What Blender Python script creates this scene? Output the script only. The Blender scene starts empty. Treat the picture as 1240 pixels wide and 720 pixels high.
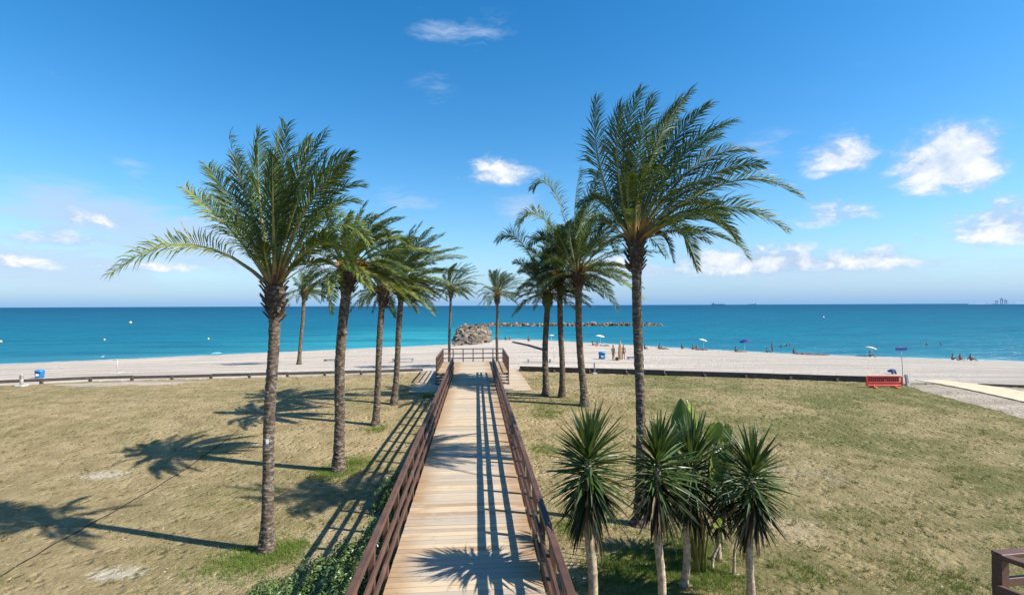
import bpy, bmesh, math, random
import numpy as np
from mathutils import Vector, Matrix, Quaternion
R = math.radians
random.seed(7); rng = np.random.default_rng(7)
scene = bpy.context.scene
COL = scene.collection

# ------------------------------------------------------------------ camera
F_PX, W_PX, H_PX = 610.0, 1240.0, 720.0
CAM = Vector((0.0, 0.0, 5.55))
YAW, PITCH, ROLL = R(4.13), R(0.90), R(0.23)
fw = Vector((math.sin(YAW) * math.cos(PITCH), math.cos(YAW) * math.cos(PITCH), math.sin(PITCH)))
rt0 = Vector((math.cos(YAW), -math.sin(YAW), 0))
up0 = rt0.cross(fw)
rt = rt0 * math.cos(ROLL) - up0 * math.sin(ROLL)
up = up0 * math.cos(ROLL) + rt0 * math.sin(ROLL)
cd = bpy.data.cameras.new('camera'); cam = bpy.data.objects.new('camera', cd); COL.objects.link(cam)
cam.matrix_world = Matrix(((rt.x, up.x, -fw.x, CAM.x), (rt.y, up.y, -fw.y, CAM.y), (rt.z, up.z, -fw.z, CAM.z), (0, 0, 0, 1)))
cd.sensor_fit = 'HORIZONTAL'; cd.sensor_width = 36.0; cd.lens = 36.0 * F_PX / W_PX
cd.clip_start = 0.1; cd.clip_end = 90000
scene.camera = cam

# ------------------------------------------------------------------ node helpers
def N(nt, t, **kw):
    n = nt.nodes.new(t)
    for k, v in kw.items():
        if k.startswith('i_'):
            n.inputs[int(k[2:]) if k[2:].isdigit() else k[2:]].default_value = v
        else: setattr(n, k, v)
    return n
def L(nt, a, b): nt.links.new(a, b)
def setin(nt, sock, v):
    if hasattr(v, 'is_output'): nt.links.new(v, sock)
    else: sock.default_value = v
def math_(nt, op, a, b=0.0, c=0.0, clamp=False):
    n = N(nt, 'ShaderNodeMath', operation=op, use_clamp=clamp)
    setin(nt, n.inputs[0], a); setin(nt, n.inputs[1], b); setin(nt, n.inputs[2], c)
    return n.outputs[0]
def smooth(nt, v, a, b, lo=0.0, hi=1.0):
    n = N(nt, 'ShaderNodeMapRange', interpolation_type='SMOOTHSTEP')
    setin(nt, n.inputs[0], v)
    for i, q in enumerate((a, b, lo, hi)): n.inputs[i + 1].default_value = q
    return n.outputs[0]
def mixc(nt, f, a, b, mode='MIX'):
    n = N(nt, 'ShaderNodeMix', data_type='RGBA', blend_type=mode)
    setin(nt, n.inputs[0], f)
    for s, v in ((n.inputs[6], a), (n.inputs[7], b)):
        if not hasattr(v, 'is_output') and len(v) == 3: v = (*v, 1)
        setin(nt, s, v)
    return n.outputs[2]
def noise(nt, vec, scale, detail=4, rough=0.55, out=0):
    n = N(nt, 'ShaderNodeTexNoise'); n.inputs['Scale'].default_value = scale
    n.inputs['Detail'].default_value = detail; n.inputs['Roughness'].default_value = rough
    if vec is not None: L(nt, vec, n.inputs['Vector'])
    return n.outputs[out]
def ramp(nt, f, stops):
    n = N(nt, 'ShaderNodeValToRGB'); setin(nt, n.inputs[0], f)
    e = n.color_ramp.elements
    while len(e) < len(stops): e.new(0.5)
    for i, (p, c) in enumerate(stops):
        e[i].position = p; e[i].color = (*c, 1)
    return n.outputs[0]
def scalev(nt, vec, s):
    n = N(nt, 'ShaderNodeVectorMath', operation='MULTIPLY'); L(nt, vec, n.inputs[0]); n.inputs[1].default_value = s
    return n.outputs[0]
def mk(name):
    m = bpy.data.materials.new(name); m.use_nodes = True
    nt = m.node_tree; b = nt.nodes['Principled BSDF']
    return m, nt, b
def bump(nt, b, h, strength, dist):
    n = N(nt, 'ShaderNodeBump'); n.inputs['Strength'].default_value = strength; n.inputs['Distance'].default_value = dist
    L(nt, h, n.inputs['Height']); L(nt, n.outputs[0], b.inputs['Normal'])

# ------------------------------------------------------------------ world: daylight sky with fair-weather cumulus
def px_dir(px, py):
    return (rt * ((px - W_PX / 2) / F_PX) + up * ((H_PX / 2 - py) / F_PX) + fw).normalized()
SUN_DIR = Vector((1.0, -0.33, 1.0)).normalized()
SUN_EL = math.asin(SUN_DIR.z); SUN_AZ = math.atan2(SUN_DIR.x, SUN_DIR.y)
world = bpy.data.worlds.new('World'); scene.world = world; world.use_nodes = True
nt = world.node_tree; bg = nt.nodes['Background']
sky = N(nt, 'ShaderNodeTexSky', sky_type='NISHITA', sun_disc=False, sun_elevation=SUN_EL, sun_rotation=SUN_AZ)
sky.air_density = 1.0; sky.dust_density = 0.35; sky.ozone_density = 2.5; sky.altitude = 0
tc = N(nt, 'ShaderNodeTexCoord'); sep = N(nt, 'ShaderNodeSeparateXYZ'); L(nt, tc.outputs['Generated'], sep.inputs[0])
az = math_(nt, 'ARCTAN2', sep.outputs[0], sep.outputs[1]); el = math_(nt, 'ARCSINE', sep.outputs[2])
comb = N(nt, 'ShaderNodeCombineXYZ'); L(nt, az, comb.inputs[0]); L(nt, math_(nt, 'MULTIPLY', el, 1.7), comb.inputs[1])
uv = comb.outputs[0]
# clouds: (pixel x, pixel y, half-width px, half-height px, weight)
CL = [(1148, 203, 66, 40, 1.05), (1015, 193, 44, 30, .86), (1205, 275, 66, 32, .92), (608, 212, 38, 24, .78), (1000, 262, 48, 24, .72),
      (930, 183, 30, 18, .55), (628, 250, 28, 22, .6), (575, 45, 60, 40, .5), (520, 125, 30, 28, .45), (110, 262, 120, 36, .7), (70, 288, 60, 16, .66),
      (235, 300, 110, 40, .68), (155, 208, 30, 20, .45), (920, 322, 190, 26, .82), (1060, 318, 60, 20, .7), (1115, 293, 16, 10, .6), (60, 318, 170, 40, .66),
      (840, 290, 60, 18, .55), (490, 245, 34, 16, .5), (740, 330, 120, 22, .66)]
WS = [(560, 40, 85, 34, .42), (525, 120, 34, 40, .34), (155, 208, 36, 24, .36), (110, 262, 130, 46, .9), (240, 300, 130, 50, .9), (60, 322, 190, 46, .9), (400, 320, 120, 40, .55), (930, 184, 44, 26, .45), (490, 245, 46, 22, .5), (628, 252, 36, 30, .5),
      (1010, 330, 240, 36, .55), (760, 336, 160, 30, .55), (840, 290, 80, 24, .5), (1220, 330, 120, 30, .4), (80, 95, 60, 20, .2), (1010, 100, 60, 30, .22), (700, 50, 40, 20, .2)]
CL = [(1146, 204, 72, 44, 1.3), (1015, 194, 50, 32, 1.0), (1205, 278, 80, 36, 1.05), (608, 212, 46, 26, .8), (1002, 262, 52, 24, .8), (70, 290, 70, 20, .72), (920, 322, 160, 24, .9), (1058, 316, 60, 22, .7), (1115, 293, 16, 10, .55), (190, 262, 50, 18, .45), (845, 316, 60, 18, .72), (1000, 320, 90, 22, .8), (130, 266, 80, 22, .62), (240, 292, 60, 22, .62), (30, 318, 70, 18, .62), (180, 322, 90, 16, .55), (430, 300, 40, 18, .5), (745, 322, 60, 20, .66)]
def cloud_field(lst):
    fld = None
    for (x, y, rx, ry, wgt) in lst:
        d = px_dir(x, y); d2 = px_dir(x + rx, y); d3 = px_dir(x, y - ry)
        u0, v0 = math.atan2(d.x, d.y), math.asin(d.z)
        ru = abs(math.atan2(d2.x, d2.y) - u0); rv = abs(math.asin(d3.z) - v0)
        a = math_(nt, 'MULTIPLY', math_(nt, 'SUBTRACT', az, u0), 1 / ru); b_ = math_(nt, 'MULTIPLY', math_(nt, 'SUBTRACT', el, v0), 1 / rv)
        b_ = math_(nt, 'MULTIPLY', b_, smooth(nt, b_, -.5, .1, 1.6, 1.0))          # flatter undersides
        r2 = math_(nt, 'ADD', math_(nt, 'MULTIPLY', a, a), math_(nt, 'MULTIPLY', b_, b_))
        g = math_(nt, 'MULTIPLY', math_(nt, 'EXPONENT', math_(nt, 'MULTIPLY', r2, -1.0)), wgt)
        fld = g if fld is None else math_(nt, 'MAXIMUM', fld, g)
    return fld
# the same kind of low cloud goes on all round the horizon
band = math_(nt, 'MULTIPLY', smooth(nt, el, 0.0, 0.06), smooth(nt, el, 0.34, 0.08))
patch = smooth(nt, noise(nt, uv, 2.6, 3), 0.46, 0.7); allround = math_(nt, 'MULTIPLY', band, patch)
field = math_(nt, 'MAXIMUM', cloud_field(CL), math_(nt, 'MULTIPLY', allround, 0.45)); wfield = math_(nt, 'MAXIMUM', cloud_field(WS), math_(nt, 'MULTIPLY', allround, 0.55))
warp = N(nt, 'ShaderNodeVectorMath', operation='ADD'); L(nt, uv, warp.inputs[0]); L(nt, scalev(nt, noise(nt, uv, 6.0, 4, .6, 1), (.10, .10, 0)), warp.inputs[1]); uvw = warp.outputs[0]
fine = noise(nt, uvw, 11.0, 12, 0.62); wisp = noise(nt, uvw, 34.0, 8, 0.68)
shv = N(nt, 'ShaderNodeVectorMath', operation='ADD'); L(nt, uvw, shv.inputs[0]); shv.inputs[1].default_value = (.012, .022, 0); fine_s = noise(nt, shv.outputs[0], 11.0, 6, 0.62)
dens = math_(nt, 'ADD', math_(nt, 'MULTIPLY', field, 1.25), math_(nt, 'MULTIPLY', math_(nt, 'SUBTRACT', fine, 0.5), 2.3))
dens = math_(nt, 'ADD', dens, math_(nt, 'MULTIPLY', math_(nt, 'SUBTRACT', wisp, 0.5), 0.75))
low = smooth(nt, el, 0.0, 0.05, 0.3, 1.0)
cov = math_(nt, 'MULTIPLY', smooth(nt, dens, 0.28, 1.0), math_(nt, 'MULTIPLY', smooth(nt, field, 0.05, 0.4), low), clamp=True)
st_ = N(nt, 'ShaderNodeMapping'); L(nt, uvw, st_.inputs[0]); st_.inputs['Scale'].default_value = (.55, 1.3, 1); st_.inputs['Rotation'].default_value = (0, 0, R(-14))
thin = math_(nt, 'ADD', math_(nt, 'MULTIPLY', math_(nt, 'SUBTRACT', noise(nt, st_.outputs[0], 9.0, 10, .66), .5), 2.2), wfield)
wcov = math_(nt, 'MULTIPLY', math_(nt, 'MULTIPLY', smooth(nt, thin, .18, .85), smooth(nt, wfield, .04, .35)), math_(nt, 'MULTIPLY', low, .68), clamp=True)
# pale veil low over the sea
veil = math_(nt, 'MULTIPLY', math_(nt, 'EXPONENT', math_(nt, 'MULTIPLY', math_(nt, 'MAXIMUM', el, 0.0), -9.5)), 0.9)
hs = N(nt, 'ShaderNodeHueSaturation'); hs.inputs['Saturation'].default_value = 1.40; hs.inputs['Value'].default_value = 1.0; hs.inputs['Hue'].default_value = 0.497
L(nt, sky.outputs[0], hs.inputs['Color'])
blue = mixc(nt, veil, hs.outputs[0], (0.98, 2.4, 4.45))
body = math_(nt, 'ADD', smooth(nt, dens, 0.45, 1.15, 0, .75), math_(nt, 'MULTIPLY', math_(nt, 'SUBTRACT', fine, fine_s), 3.0), clamp=True)  # sunlit and shaded cloud sides painted from noise shifted toward the sun
ccol = mixc(nt, body, (2.6, 3.4, 4.6), (5.3, 5.4, 5.5))
withwisp = mixc(nt, wcov, blue, (2.9, 3.65, 4.8))
L(nt, mixc(nt, math_(nt, 'MULTIPLY', cov, .95), withwisp, ccol), bg.inputs['Color'])
bg.inputs['Strength'].default_value = 0.11

sl = bpy.data.lights.new('sun', 'SUN'); sl.energy = 5.0; sl.angle = R(0.53); sl.color = (1.0, 0.945, 0.86)
sun = bpy.data.objects.new('sun', sl); COL.objects.link(sun); sun.location = (30, -10, 40)
sun.rotation_euler = (-SUN_DIR).to_track_quat('-Z', 'Y').to_euler()
vs = scene.view_settings; vs.view_transform = 'Standard'; vs.look = 'None'; vs.exposure = 0.82; vs.gamma = 1.0; vs.use_curve_mapping = False
cy = scene.cycles; cy.max_bounces = 6; cy.diffuse_bounces = 3; cy.glossy_bounces = 2; cy.transmission_bounces = 4; cy.transparent_max_bounces = 4
cy.use_denoising = True

# ------------------------------------------------------------------ terrain description
SEA_Z, KERB_Z, DECK_Z = -2.0, 0.75, 1.37
def at_z(px, py, z):
    d = px_dir(px, py); t = (z - CAM.z) / d.z
    return CAM + d * t
KX, KY = zip(*sorted((p.x, p.y) for p in [at_z(a, b, KERB_Z) for a, b in
    [(0, 466.5), (120, 461), (300, 457), (430, 453.5), (520, 450.5), (625, 449), (760, 453), (900, 457), (1050, 462.5), (1240, 467.5)]]))
SX, SY = zip(*sorted((p.x, p.y) for p in [at_z(a, b, SEA_Z) for a, b in
    [(0, 441), (120, 436), (250, 430.2), (400, 423.5), (540, 417.5), (585, 412), (625, 410.5), (700, 414), (840, 422.3), (960, 428.2), (1080, 432.5), (1240, 437.5)]]))
def interp_ext(x, X, Y):
    x = np.asarray(x, float); r = np.interp(x, X, Y)
    sl_ = (Y[1] - Y[0]) / (X[1] - X[0]); r = np.where(x < X[0], Y[0] + (x - X[0]) * sl_ * .6, r)
    sr_ = (Y[-1] - Y[-2]) / (X[-1] - X[-2]); return np.where(x > X[-1], Y[-1] + (x - X[-1]) * sr_ * .6, r)
def kerb_y(x): return interp_ext(x, KX, KY)
def shore_y(x): return interp_ext(x, SX, SY)
def height(x, y):
    x = np.asarray(x, float); y = np.asarray(y, float)
    t = np.clip((y - 16) / 13, 0, 1); lawn = KERB_Z * t * t * (3 - 2 * t)
    k = kerb_y(x); s = shore_y(x)
    beach = KERB_Z - 0.08 + (SEA_Z - KERB_Z + 0.08) * (y - k) / (s - k)
    return np.where(y <= k, lawn, np.maximum(beach, -6))
def hz(x, y): return float(height(x, y))
def ground(px, py):                                   # where the view line through a pixel meets the terrain
    d = px_dir(px, py); lo, hi = 2.0, 400.0; t = lo
    while t < hi:
        p = CAM + d * t
        if p.z <= hz(p.x, p.y): break
        t *= 1.01
    a, b = t / 1.011, t
    for _ in range(24):
        m = (a + b) / 2; p = CAM + d * m
        if p.z <= hz(p.x, p.y): b = m
        else: a = m
    return CAM + d * b
def depth_of(p): return (Vector(p) - CAM).dot(fw)
def at_depth(px, py, dep):
    return CAM + (rt * ((px - W_PX / 2) / F_PX) + up * ((H_PX / 2 - py) / F_PX) + fw) * dep

# ------------------------------------------------------------------ object helpers
def obj(name, me, parent=None, m=None):
    if m is not None and not me.materials: me.materials.append(m)
    o = bpy.data.objects.new(name, me); COL.objects.link(o)
    if parent is not None: o.parent = parent
    return o
def tag(o, label=None, cat=None, group=None, kind=None):
    for k, v in (('label', label), ('category', cat), ('group', group), ('kind', kind)):
        if v: o[k] = v
    return o
def thing(name, label, cat, loc=(0, 0, 0), rz=0.0, group=None):
    o = bpy.data.objects.new(name, None); COL.objects.link(o); o.location = loc; o.rotation_euler = (0, 0, rz)
    o.empty_display_size = 0.2
    return tag(o, label, cat, group)
def mesh(name, v, f, mats=(), smooth_=False, mi=None):
    me = bpy.data.meshes.new(name); me.from_pydata([tuple(map(float, p)) for p in v], [], f)
    for m in mats: me.materials.append(m)
    if mi is not None: me.polygons.foreach_set('material_index', mi)
    if smooth_: me.polygons.foreach_set('use_smooth', [True] * len(me.polygons))
    me.update(); return me
def box_mesh(name, sx, sy, sz, m=None, bev=0.0, org=(0, 0, 0)):
    bm = bmesh.new(); bmesh.ops.create_cube(bm, size=1.0)
    for v in bm.verts: v.co = Vector((v.co.x * sx + org[0], v.co.y * sy + org[1], v.co.z * sz + org[2]))
    if bev: bmesh.ops.bevel(bm, geom=bm.edges[:], offset=bev, segments=1, affect='EDGES')
    me = bpy.data.meshes.new(name); bm.to_mesh(me); bm.free()
    if m: me.materials.append(m)
    return me
def boxes_mesh(name, lst, m, bev=0.0):                # several boxes (cx,cy,cz,sx,sy,sz) of ONE part
    bm = bmesh.new()
    for (cx, cy_, cz, sx, sy, sz) in lst:
        r = bmesh.ops.create_cube(bm, size=1.0)['verts']
        for v in r: v.co = Vector((v.co.x * sx + cx, v.co.y * sy + cy_, v.co.z * sz + cz))
    if bev: bmesh.ops.bevel(bm, geom=bm.edges[:], offset=bev, segments=1, affect='EDGES')
    me = bpy.data.meshes.new(name); bm.to_mesh(me); bm.free(); me.materials.append(m); return me
def beam_mesh(name, a, b, w, h, m, bev=0.006):        # a timber from a to b (local), w wide, h tall
    a, b = Vector(a), Vector(b); d = b - a
    me = box_mesh(name, d.length, w, h, m, bev)
    q = d.to_track_quat('X', 'Z'); me.transform(Matrix.Translation((a + b) / 2) @ q.to_matrix().to_4x4()); return me
def tube(pts, rad, n=8, cap=True):
    pts = [Vector(p) for p in pts]; V = []; Fc = []
    for i, p in enumerate(pts):
        t = (pts[min(i + 1, len(pts) - 1)] - pts[max(i - 1, 0)]).normalized()
        ref = Vector((0, 0, 1)) if abs(t.z) < .9 else Vector((0, 1, 0))
        s = t.cross(ref).normalized(); u = s.cross(t); r = rad[i] if hasattr(rad, '__len__') else rad
        for k in range(n):
            a = 2 * math.pi * k / n; V.append(p + s * (math.cos(a) * r) + u * (math.sin(a) * r))
    for i in range(len(pts) - 1):
        for k in range(n):
            Fc.append((i * n + k, i * n + (k + 1) % n, (i + 1) * n + (k + 1) % n, (i + 1) * n + k))
    if cap: Fc.append(tuple(range(n))[::-1]); Fc.append(tuple((len(pts) - 1) * n + k for k in range(n)))
    return V, Fc
def tube_mesh(name, pts, rad, m, n=8): return mesh(name, *tube(pts, rad, n), (m,), True)
def lathe(prof, n=16):
    V, Fc = [], []
    for (r, z) in prof:
        for k in range(n): a = 2 * math.pi * k / n; V.append((r * math.cos(a), r * math.sin(a), z))
    for i in range(len(prof) - 1):
        for k in range(n): Fc.append((i * n + k, i * n + (k + 1) % n, (i + 1) * n + (k + 1) % n, (i + 1) * n + k))
    Fc.append(tuple(range(n))[::-1]); Fc.append(tuple((len(prof) - 1) * n + k for k in range(n)))
    return V, Fc

# ------------------------------------------------------------------ materials
def simple(name, c, rough=0.6, c2=None, scale=8.0, metal=0.0, bmp=0.0, spec=None):
    m, nt, b = mk(name); b.inputs['Roughness'].default_value = rough; b.inputs['Metallic'].default_value = metal
    tcn = N(nt, 'ShaderNodeTexCoord')
    if c2 is None: c2 = tuple(x * 0.75 for x in c)
    n_ = noise(nt, tcn.outputs['Object'], scale, 5)
    L(nt, mixc(nt, smooth(nt, n_, .35, .65), c, c2), b.inputs['Base Color'])
    if bmp: bump(nt, b, n_, 0.5, bmp)
    if spec is not None: b.inputs['Specular IOR Level'].default_value = spec
    return m
def m_lawn():
    m, nt, b = mk('dry_lawn'); g = N(nt, 'ShaderNodeNewGeometry'); P = g.outputs['Position']
    s = N(nt, 'ShaderNodeSeparateXYZ'); L(nt, P, s.inputs[0])
    n1 = noise(nt, P, 0.22, 5, .6); n2 = noise(nt, P, 1.3, 6, .65); n3 = noise(nt, P, 9.0, 5, .65); n4 = noise(nt, P, 60.0, 3, .6)
    dry = mixc(nt, smooth(nt, n2, .35, .65), (.50, .385, .205), (.33, .25, .125))
    olive = mixc(nt, n3, (.125, .138, .04), (.205, .19, .072))
    side = smooth(nt, s.outputs[0], 2.0, 12.0, 0.0, 0.40)
    gf = math_(nt, 'ADD', math_(nt, 'MULTIPLY', smooth(nt, n1, .44, .62, 0, .75), smooth(nt, s.outputs[0], -4.0, 4.0, .55, 1.0)), side)
    gf = math_(nt, 'MULTIPLY', gf, smooth(nt, n2, .25, .6, .4, 1))
    c = mixc(nt, gf, dry, olive)
    sandp = math_(nt, 'MULTIPLY', smooth(nt, n1, .40, .30), smooth(nt, n2, .45, .6))
    c = mixc(nt, math_(nt, 'MULTIPLY', sandp, .8), c, (.48, .41, .29))
    c = mixc(nt, smooth(nt, n4, .3, .75, .4, 0), c, (.14, .115, .055), 'MIX')
    for (px_, py_, rx_, ry_) in ((141, 694, .62, .30), (126, 576, .75, .42), (285, 700, 1.2, .5), (395, 650, .9, 1.2), (680, 690, .9, 1.0), (960, 640, 1.0, .9)):
        q = at_z(px_, py_, 0); v_ = N(nt, 'ShaderNodeVectorMath', operation='SUBTRACT'); L(nt, P, v_.inputs[0]); v_.inputs[1].default_value = (q.x, q.y, 0)
        l_ = N(nt, 'ShaderNodeVectorMath', operation='LENGTH'); L(nt, scalev(nt, v_.outputs[0], (1 / rx_, 1 / ry_, 0)), l_.inputs[0])
        f_ = math_(nt, 'ADD', l_.outputs['Value'], math_(nt, 'MULTIPLY', math_(nt, 'SUBTRACT', n3, .5), 3.2)); white_ = ry_ < .45
        c = mixc(nt, smooth(nt, f_, 1.15, .45, 0, .62 if white_ else .5), c, (.66, .60, .49) if white_ else (.52, .41, .26))
    c = mixc(nt, smooth(nt, n3, .58, .75, 0, .45), c, (.10, .105, .04))
    L(nt, c, b.inputs['Base Color']); b.inputs['Roughness'].default_value = .95; b.inputs['Specular IOR Level'].default_value = .1
    vo = N(nt, 'ShaderNodeTexVoronoi', feature='F1'); vo.inputs['Scale'].default_value = 3.4; L(nt, P, vo.inputs['Vector'])
    vo2 = N(nt, 'ShaderNodeTexVoronoi', feature='F1'); vo2.inputs['Scale'].default_value = 8.0; L(nt, P, vo2.inputs['Vector'])
    h = math_(nt, 'MULTIPLY', smooth(nt, vo.outputs['Distance'], .05, .42), 1.0)
    h = math_(nt, 'ADD', h, math_(nt, 'MULTIPLY', smooth(nt, vo2.outputs['Distance'], .05, .5), .35))
    h = math_(nt, 'ADD', h, math_(nt, 'MULTIPLY', n3, .9)); h = math_(nt, 'ADD', h, math_(nt, 'MULTIPLY', n4, .5))
    bump(nt, b, h, 1.0, 0.105); return m
def m_sand(name='beach_sand', tint=(1, 1, 1)):
    m, nt, b = mk(name); g = N(nt, 'ShaderNodeNewGeometry'); P = g.outputs['Position']
    s = N(nt, 'ShaderNodeSeparateXYZ'); L(nt, P, s.inputs[0])
    rot = N(nt, 'ShaderNodeMapping'); L(nt, P, rot.inputs[0]); rot.inputs['Rotation'].default_value = (0, 0, R(14)); rot.inputs['Scale'].default_value = (.06, .75, 1)
    st = noise(nt, rot.outputs[0], 1.0, 6, .6); n2 = noise(nt, P, 1.6, 6, .65); n3 = noise(nt, P, 7.0, 5, .7)
    t = lambda c: tuple(a * b_ for a, b_ in zip(c, tint))
    rot2 = N(nt, 'ShaderNodeMapping'); L(nt, P, rot2.inputs[0]); rot2.inputs['Rotation'].default_value = (0, 0, R(12)); rot2.inputs['Scale'].default_value = (.10, 2.4, 1); st2 = noise(nt, rot2.outputs[0], 1.0, 5, .65)
    c = mixc(nt, smooth(nt, st, .40, .60), t((.60, .515, .42)), t((.42, .36, .295)))
    c = mixc(nt, smooth(nt, n2, .5, .72, 0, .4), c, t((.66, .575, .475)))
    right = smooth(nt, s.outputs[0], 8.0, 34.0, 0, .5); c = mixc(nt, right, c, t((.39, .35, .30))); c = mixc(nt, smooth(nt, st2, .50, .64, 0, .6), c, t((.30, .265, .225)))
    wet = smooth(nt, s.outputs[2], SEA_Z + .17, SEA_Z + .04); c = mixc(nt, math_(nt, 'MULTIPLY', wet, .75), c, (.20, .17, .13))
    L(nt, c, b.inputs['Base Color']); b.inputs['Roughness'].default_value = .95; b.inputs['Specular IOR Level'].default_value = .15
    bump(nt, b, math_(nt, 'ADD', math_(nt, 'ADD', math_(nt, 'MULTIPLY', n3, .7), n2), math_(nt, 'MULTIPLY', st2, .8)), 1.0, 0.22); return m
def m_sea():
    m, nt, b = mk('sea_water'); nt.nodes.remove(b); g = N(nt, 'ShaderNodeNewGeometry'); P = g.outputs['Position']
    s = N(nt, 'ShaderNodeSeparateXYZ'); L(nt, P, s.inputs[0])
    at = N(nt, 'ShaderNodeAttribute', attribute_name='off'); d = at.outputs['Fac']
    n1 = noise(nt, scalev(nt, P, (.006, .02, 1)), 1.0, 5, .6); n2 = noise(nt, scalev(nt, P, (.03, .12, 1)), 1.0, 5, .65)
    dd = math_(nt, 'ADD', d, math_(nt, 'MULTIPLY', math_(nt, 'SUBTRACT', n1, .5), .30))
    c = ramp(nt, dd, [(0.0, (.06, .235, .275)), (.14, (.014, .155, .215)), (.36, (.006, .14, .20)), (.62, (.004, .108, .172)), (1.0, (.002, .062, .125))])
    turq = at2 = N(nt, 'ShaderNodeAttribute', attribute_name='shoal').outputs['Fac']
    c = mixc(nt, math_(nt, 'MULTIPLY', turq, .85), c, (.03, .30, .33))
    c = mixc(nt, smooth(nt, n2, .42, .68, 0, .5), c, (.003, .06, .125)); n5 = noise(nt, scalev(nt, P, (.12, .5, 1)), 1.0, 6, .7); c = mixc(nt, smooth(nt, n5, .52, .72, 0, .35), c, (.05, .20, .27))  # last mix paints small pale wave highlights into the water colour
    sd_ = N(nt, 'ShaderNodeAttribute', attribute_name='shore_d').outputs['Fac']; fo = math_(nt, 'ADD', sd_, math_(nt, 'MULTIPLY', math_(nt, 'SUBTRACT', noise(nt, P, .35, 5, .7), .5), 3.0))
    c = mixc(nt, math_(nt, 'MULTIPLY', smooth(nt, fo, 1.1, .2), .65), c, (.62, .66, .66))
    w1 = noise(nt, scalev(nt, P, (.35, 1.1, 1)), 1.0, 6, .65); w2 = noise(nt, scalev(nt, P, (.06, .22, 1)), 1.0, 4, .6)
    bm = N(nt, 'ShaderNodeBump'); bm.inputs['Strength'].default_value = .9; bm.inputs['Distance'].default_value = .6; L(nt, math_(nt, 'ADD', w1, math_(nt, 'MULTIPLY', w2, 3.0)), bm.inputs['Height'])
    df = N(nt, 'ShaderNodeBsdfDiffuse'); L(nt, c, df.inputs['Color']); L(nt, bm.outputs[0], df.inputs['Normal'])
    gl = N(nt, 'ShaderNodeBsdfGlossy'); gl.inputs['Roughness'].default_value = .25; gl.inputs['Color'].default_value = (.8, .9, 1, 1); L(nt, bm.outputs[0], gl.inputs['Normal'])
    mx = N(nt, 'ShaderNodeMixShader'); mx.inputs[0].default_value = .10; L(nt, df.outputs[0], mx.inputs[1]); L(nt, gl.outputs[0], mx.inputs[2]); L(nt, mx.outputs[0], nt.nodes['Material Output'].inputs['Surface']); return m
def m_plank():
    m, nt, b = mk('weathered_deck_board'); t = N(nt, 'ShaderNodeTexCoord'); oi = N(nt, 'ShaderNodeObjectInfo'); g = N(nt, 'ShaderNodeNewGeometry')
    off = N(nt, 'ShaderNodeVectorMath', operation='ADD'); L(nt, t.outputs['Object'], off.inputs[0])
    cx = N(nt, 'ShaderNodeCombineXYZ')
    for i in range(3): L(nt, math_(nt, 'MULTIPLY', oi.outputs['Random'], 37.0 + 11 * i), cx.inputs[i])
    L(nt, cx.outputs[0], off.inputs[1]); P = off.outputs[0]
    gr = noise(nt, scalev(nt, P, (1.2, 22, 22)), 1.0, 6, .6); blot = noise(nt, P, 2.2, 5, .6); wide = noise(nt, g.outputs['Position'], .55, 4, .6)
    c = mixc(nt, gr, (.58, .475, .325), (.40, .305, .195))
    c = mixc(nt, smooth(nt, oi.outputs['Random'], .05, .75, 0, .9), c, (.36, .31, .25))
    brown = mixc(nt, gr, (.37, .225, .11), (.23, .13, .06))
    s = N(nt, 'ShaderNodeSeparateXYZ'); L(nt, t.outputs['Object'], s.inputs[0])
    edge = smooth(nt, math_(nt, 'ABSOLUTE', s.outputs[0]), .55, 1.2)
    k = math_(nt, 'ADD', math_(nt, 'MULTIPLY', edge, .8), smooth(nt, blot, .5, .75, 0, .5))
    k = math_(nt, 'MULTIPLY', k, smooth(nt, wide, .28, .55, .15, 1.0))
    stained = smooth(nt, oi.outputs['Random'], .80, .92, 0, .7); k = math_(nt, 'MAXIMUM', k, math_(nt, 'MULTIPLY', stained, smooth(nt, blot, .3, .55, .2, 1.0)), clamp=True)
    c = mixc(nt, k, c, brown)
    kn = N(nt, 'ShaderNodeTexVoronoi'); kn.inputs['Scale'].default_value = 3.2; L(nt, scalev(nt, P, (1, 2.2, 1)), kn.inputs['Vector'])
    c = mixc(nt, smooth(nt, kn.outputs['Distance'], .085, .05, 0, .6), c, (.20, .11, .05))
    L(nt, c, b.inputs['Base Color']); b.inputs['Roughness'].default_value = .8; b.inputs['Specular IOR Level'].default_value = .25
    bump(nt, b, gr, .5, .006); return m
def m_wood(name, c1, c2, rough=.55):
    m, nt, b = mk(name); t = N(nt, 'ShaderNodeTexCoord'); oi = N(nt, 'ShaderNodeObjectInfo'); g = N(nt, 'ShaderNodeNewGeometry')
    P = g.outputs['Position']
    n1 = noise(nt, P, 3.0, 6, .65); n2 = noise(nt, scalev(nt, P, (30, 3, 30)), 1.0, 5, .6)
    f = math_(nt, 'ADD', math_(nt, 'MULTIPLY', n1, .6), math_(nt, 'MULTIPLY', n2, .5))
    c = mixc(nt, smooth(nt, f, .38, .72), c1, c2); c = mixc(nt, math_(nt, 'MULTIPLY', oi.outputs['Random'], .45), c, c2); c = mixc(nt, smooth(nt, noise(nt, P, 1.1, 6, .7), .52, .74, 0, .4), c, tuple(min(1, x * 1.5 + .05) for x in c1))
    L(nt, c, b.inputs['Base Color']); b.inputs['Roughness'].default_value = rough; bump(nt, b, n2, .5, .006); return m
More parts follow.
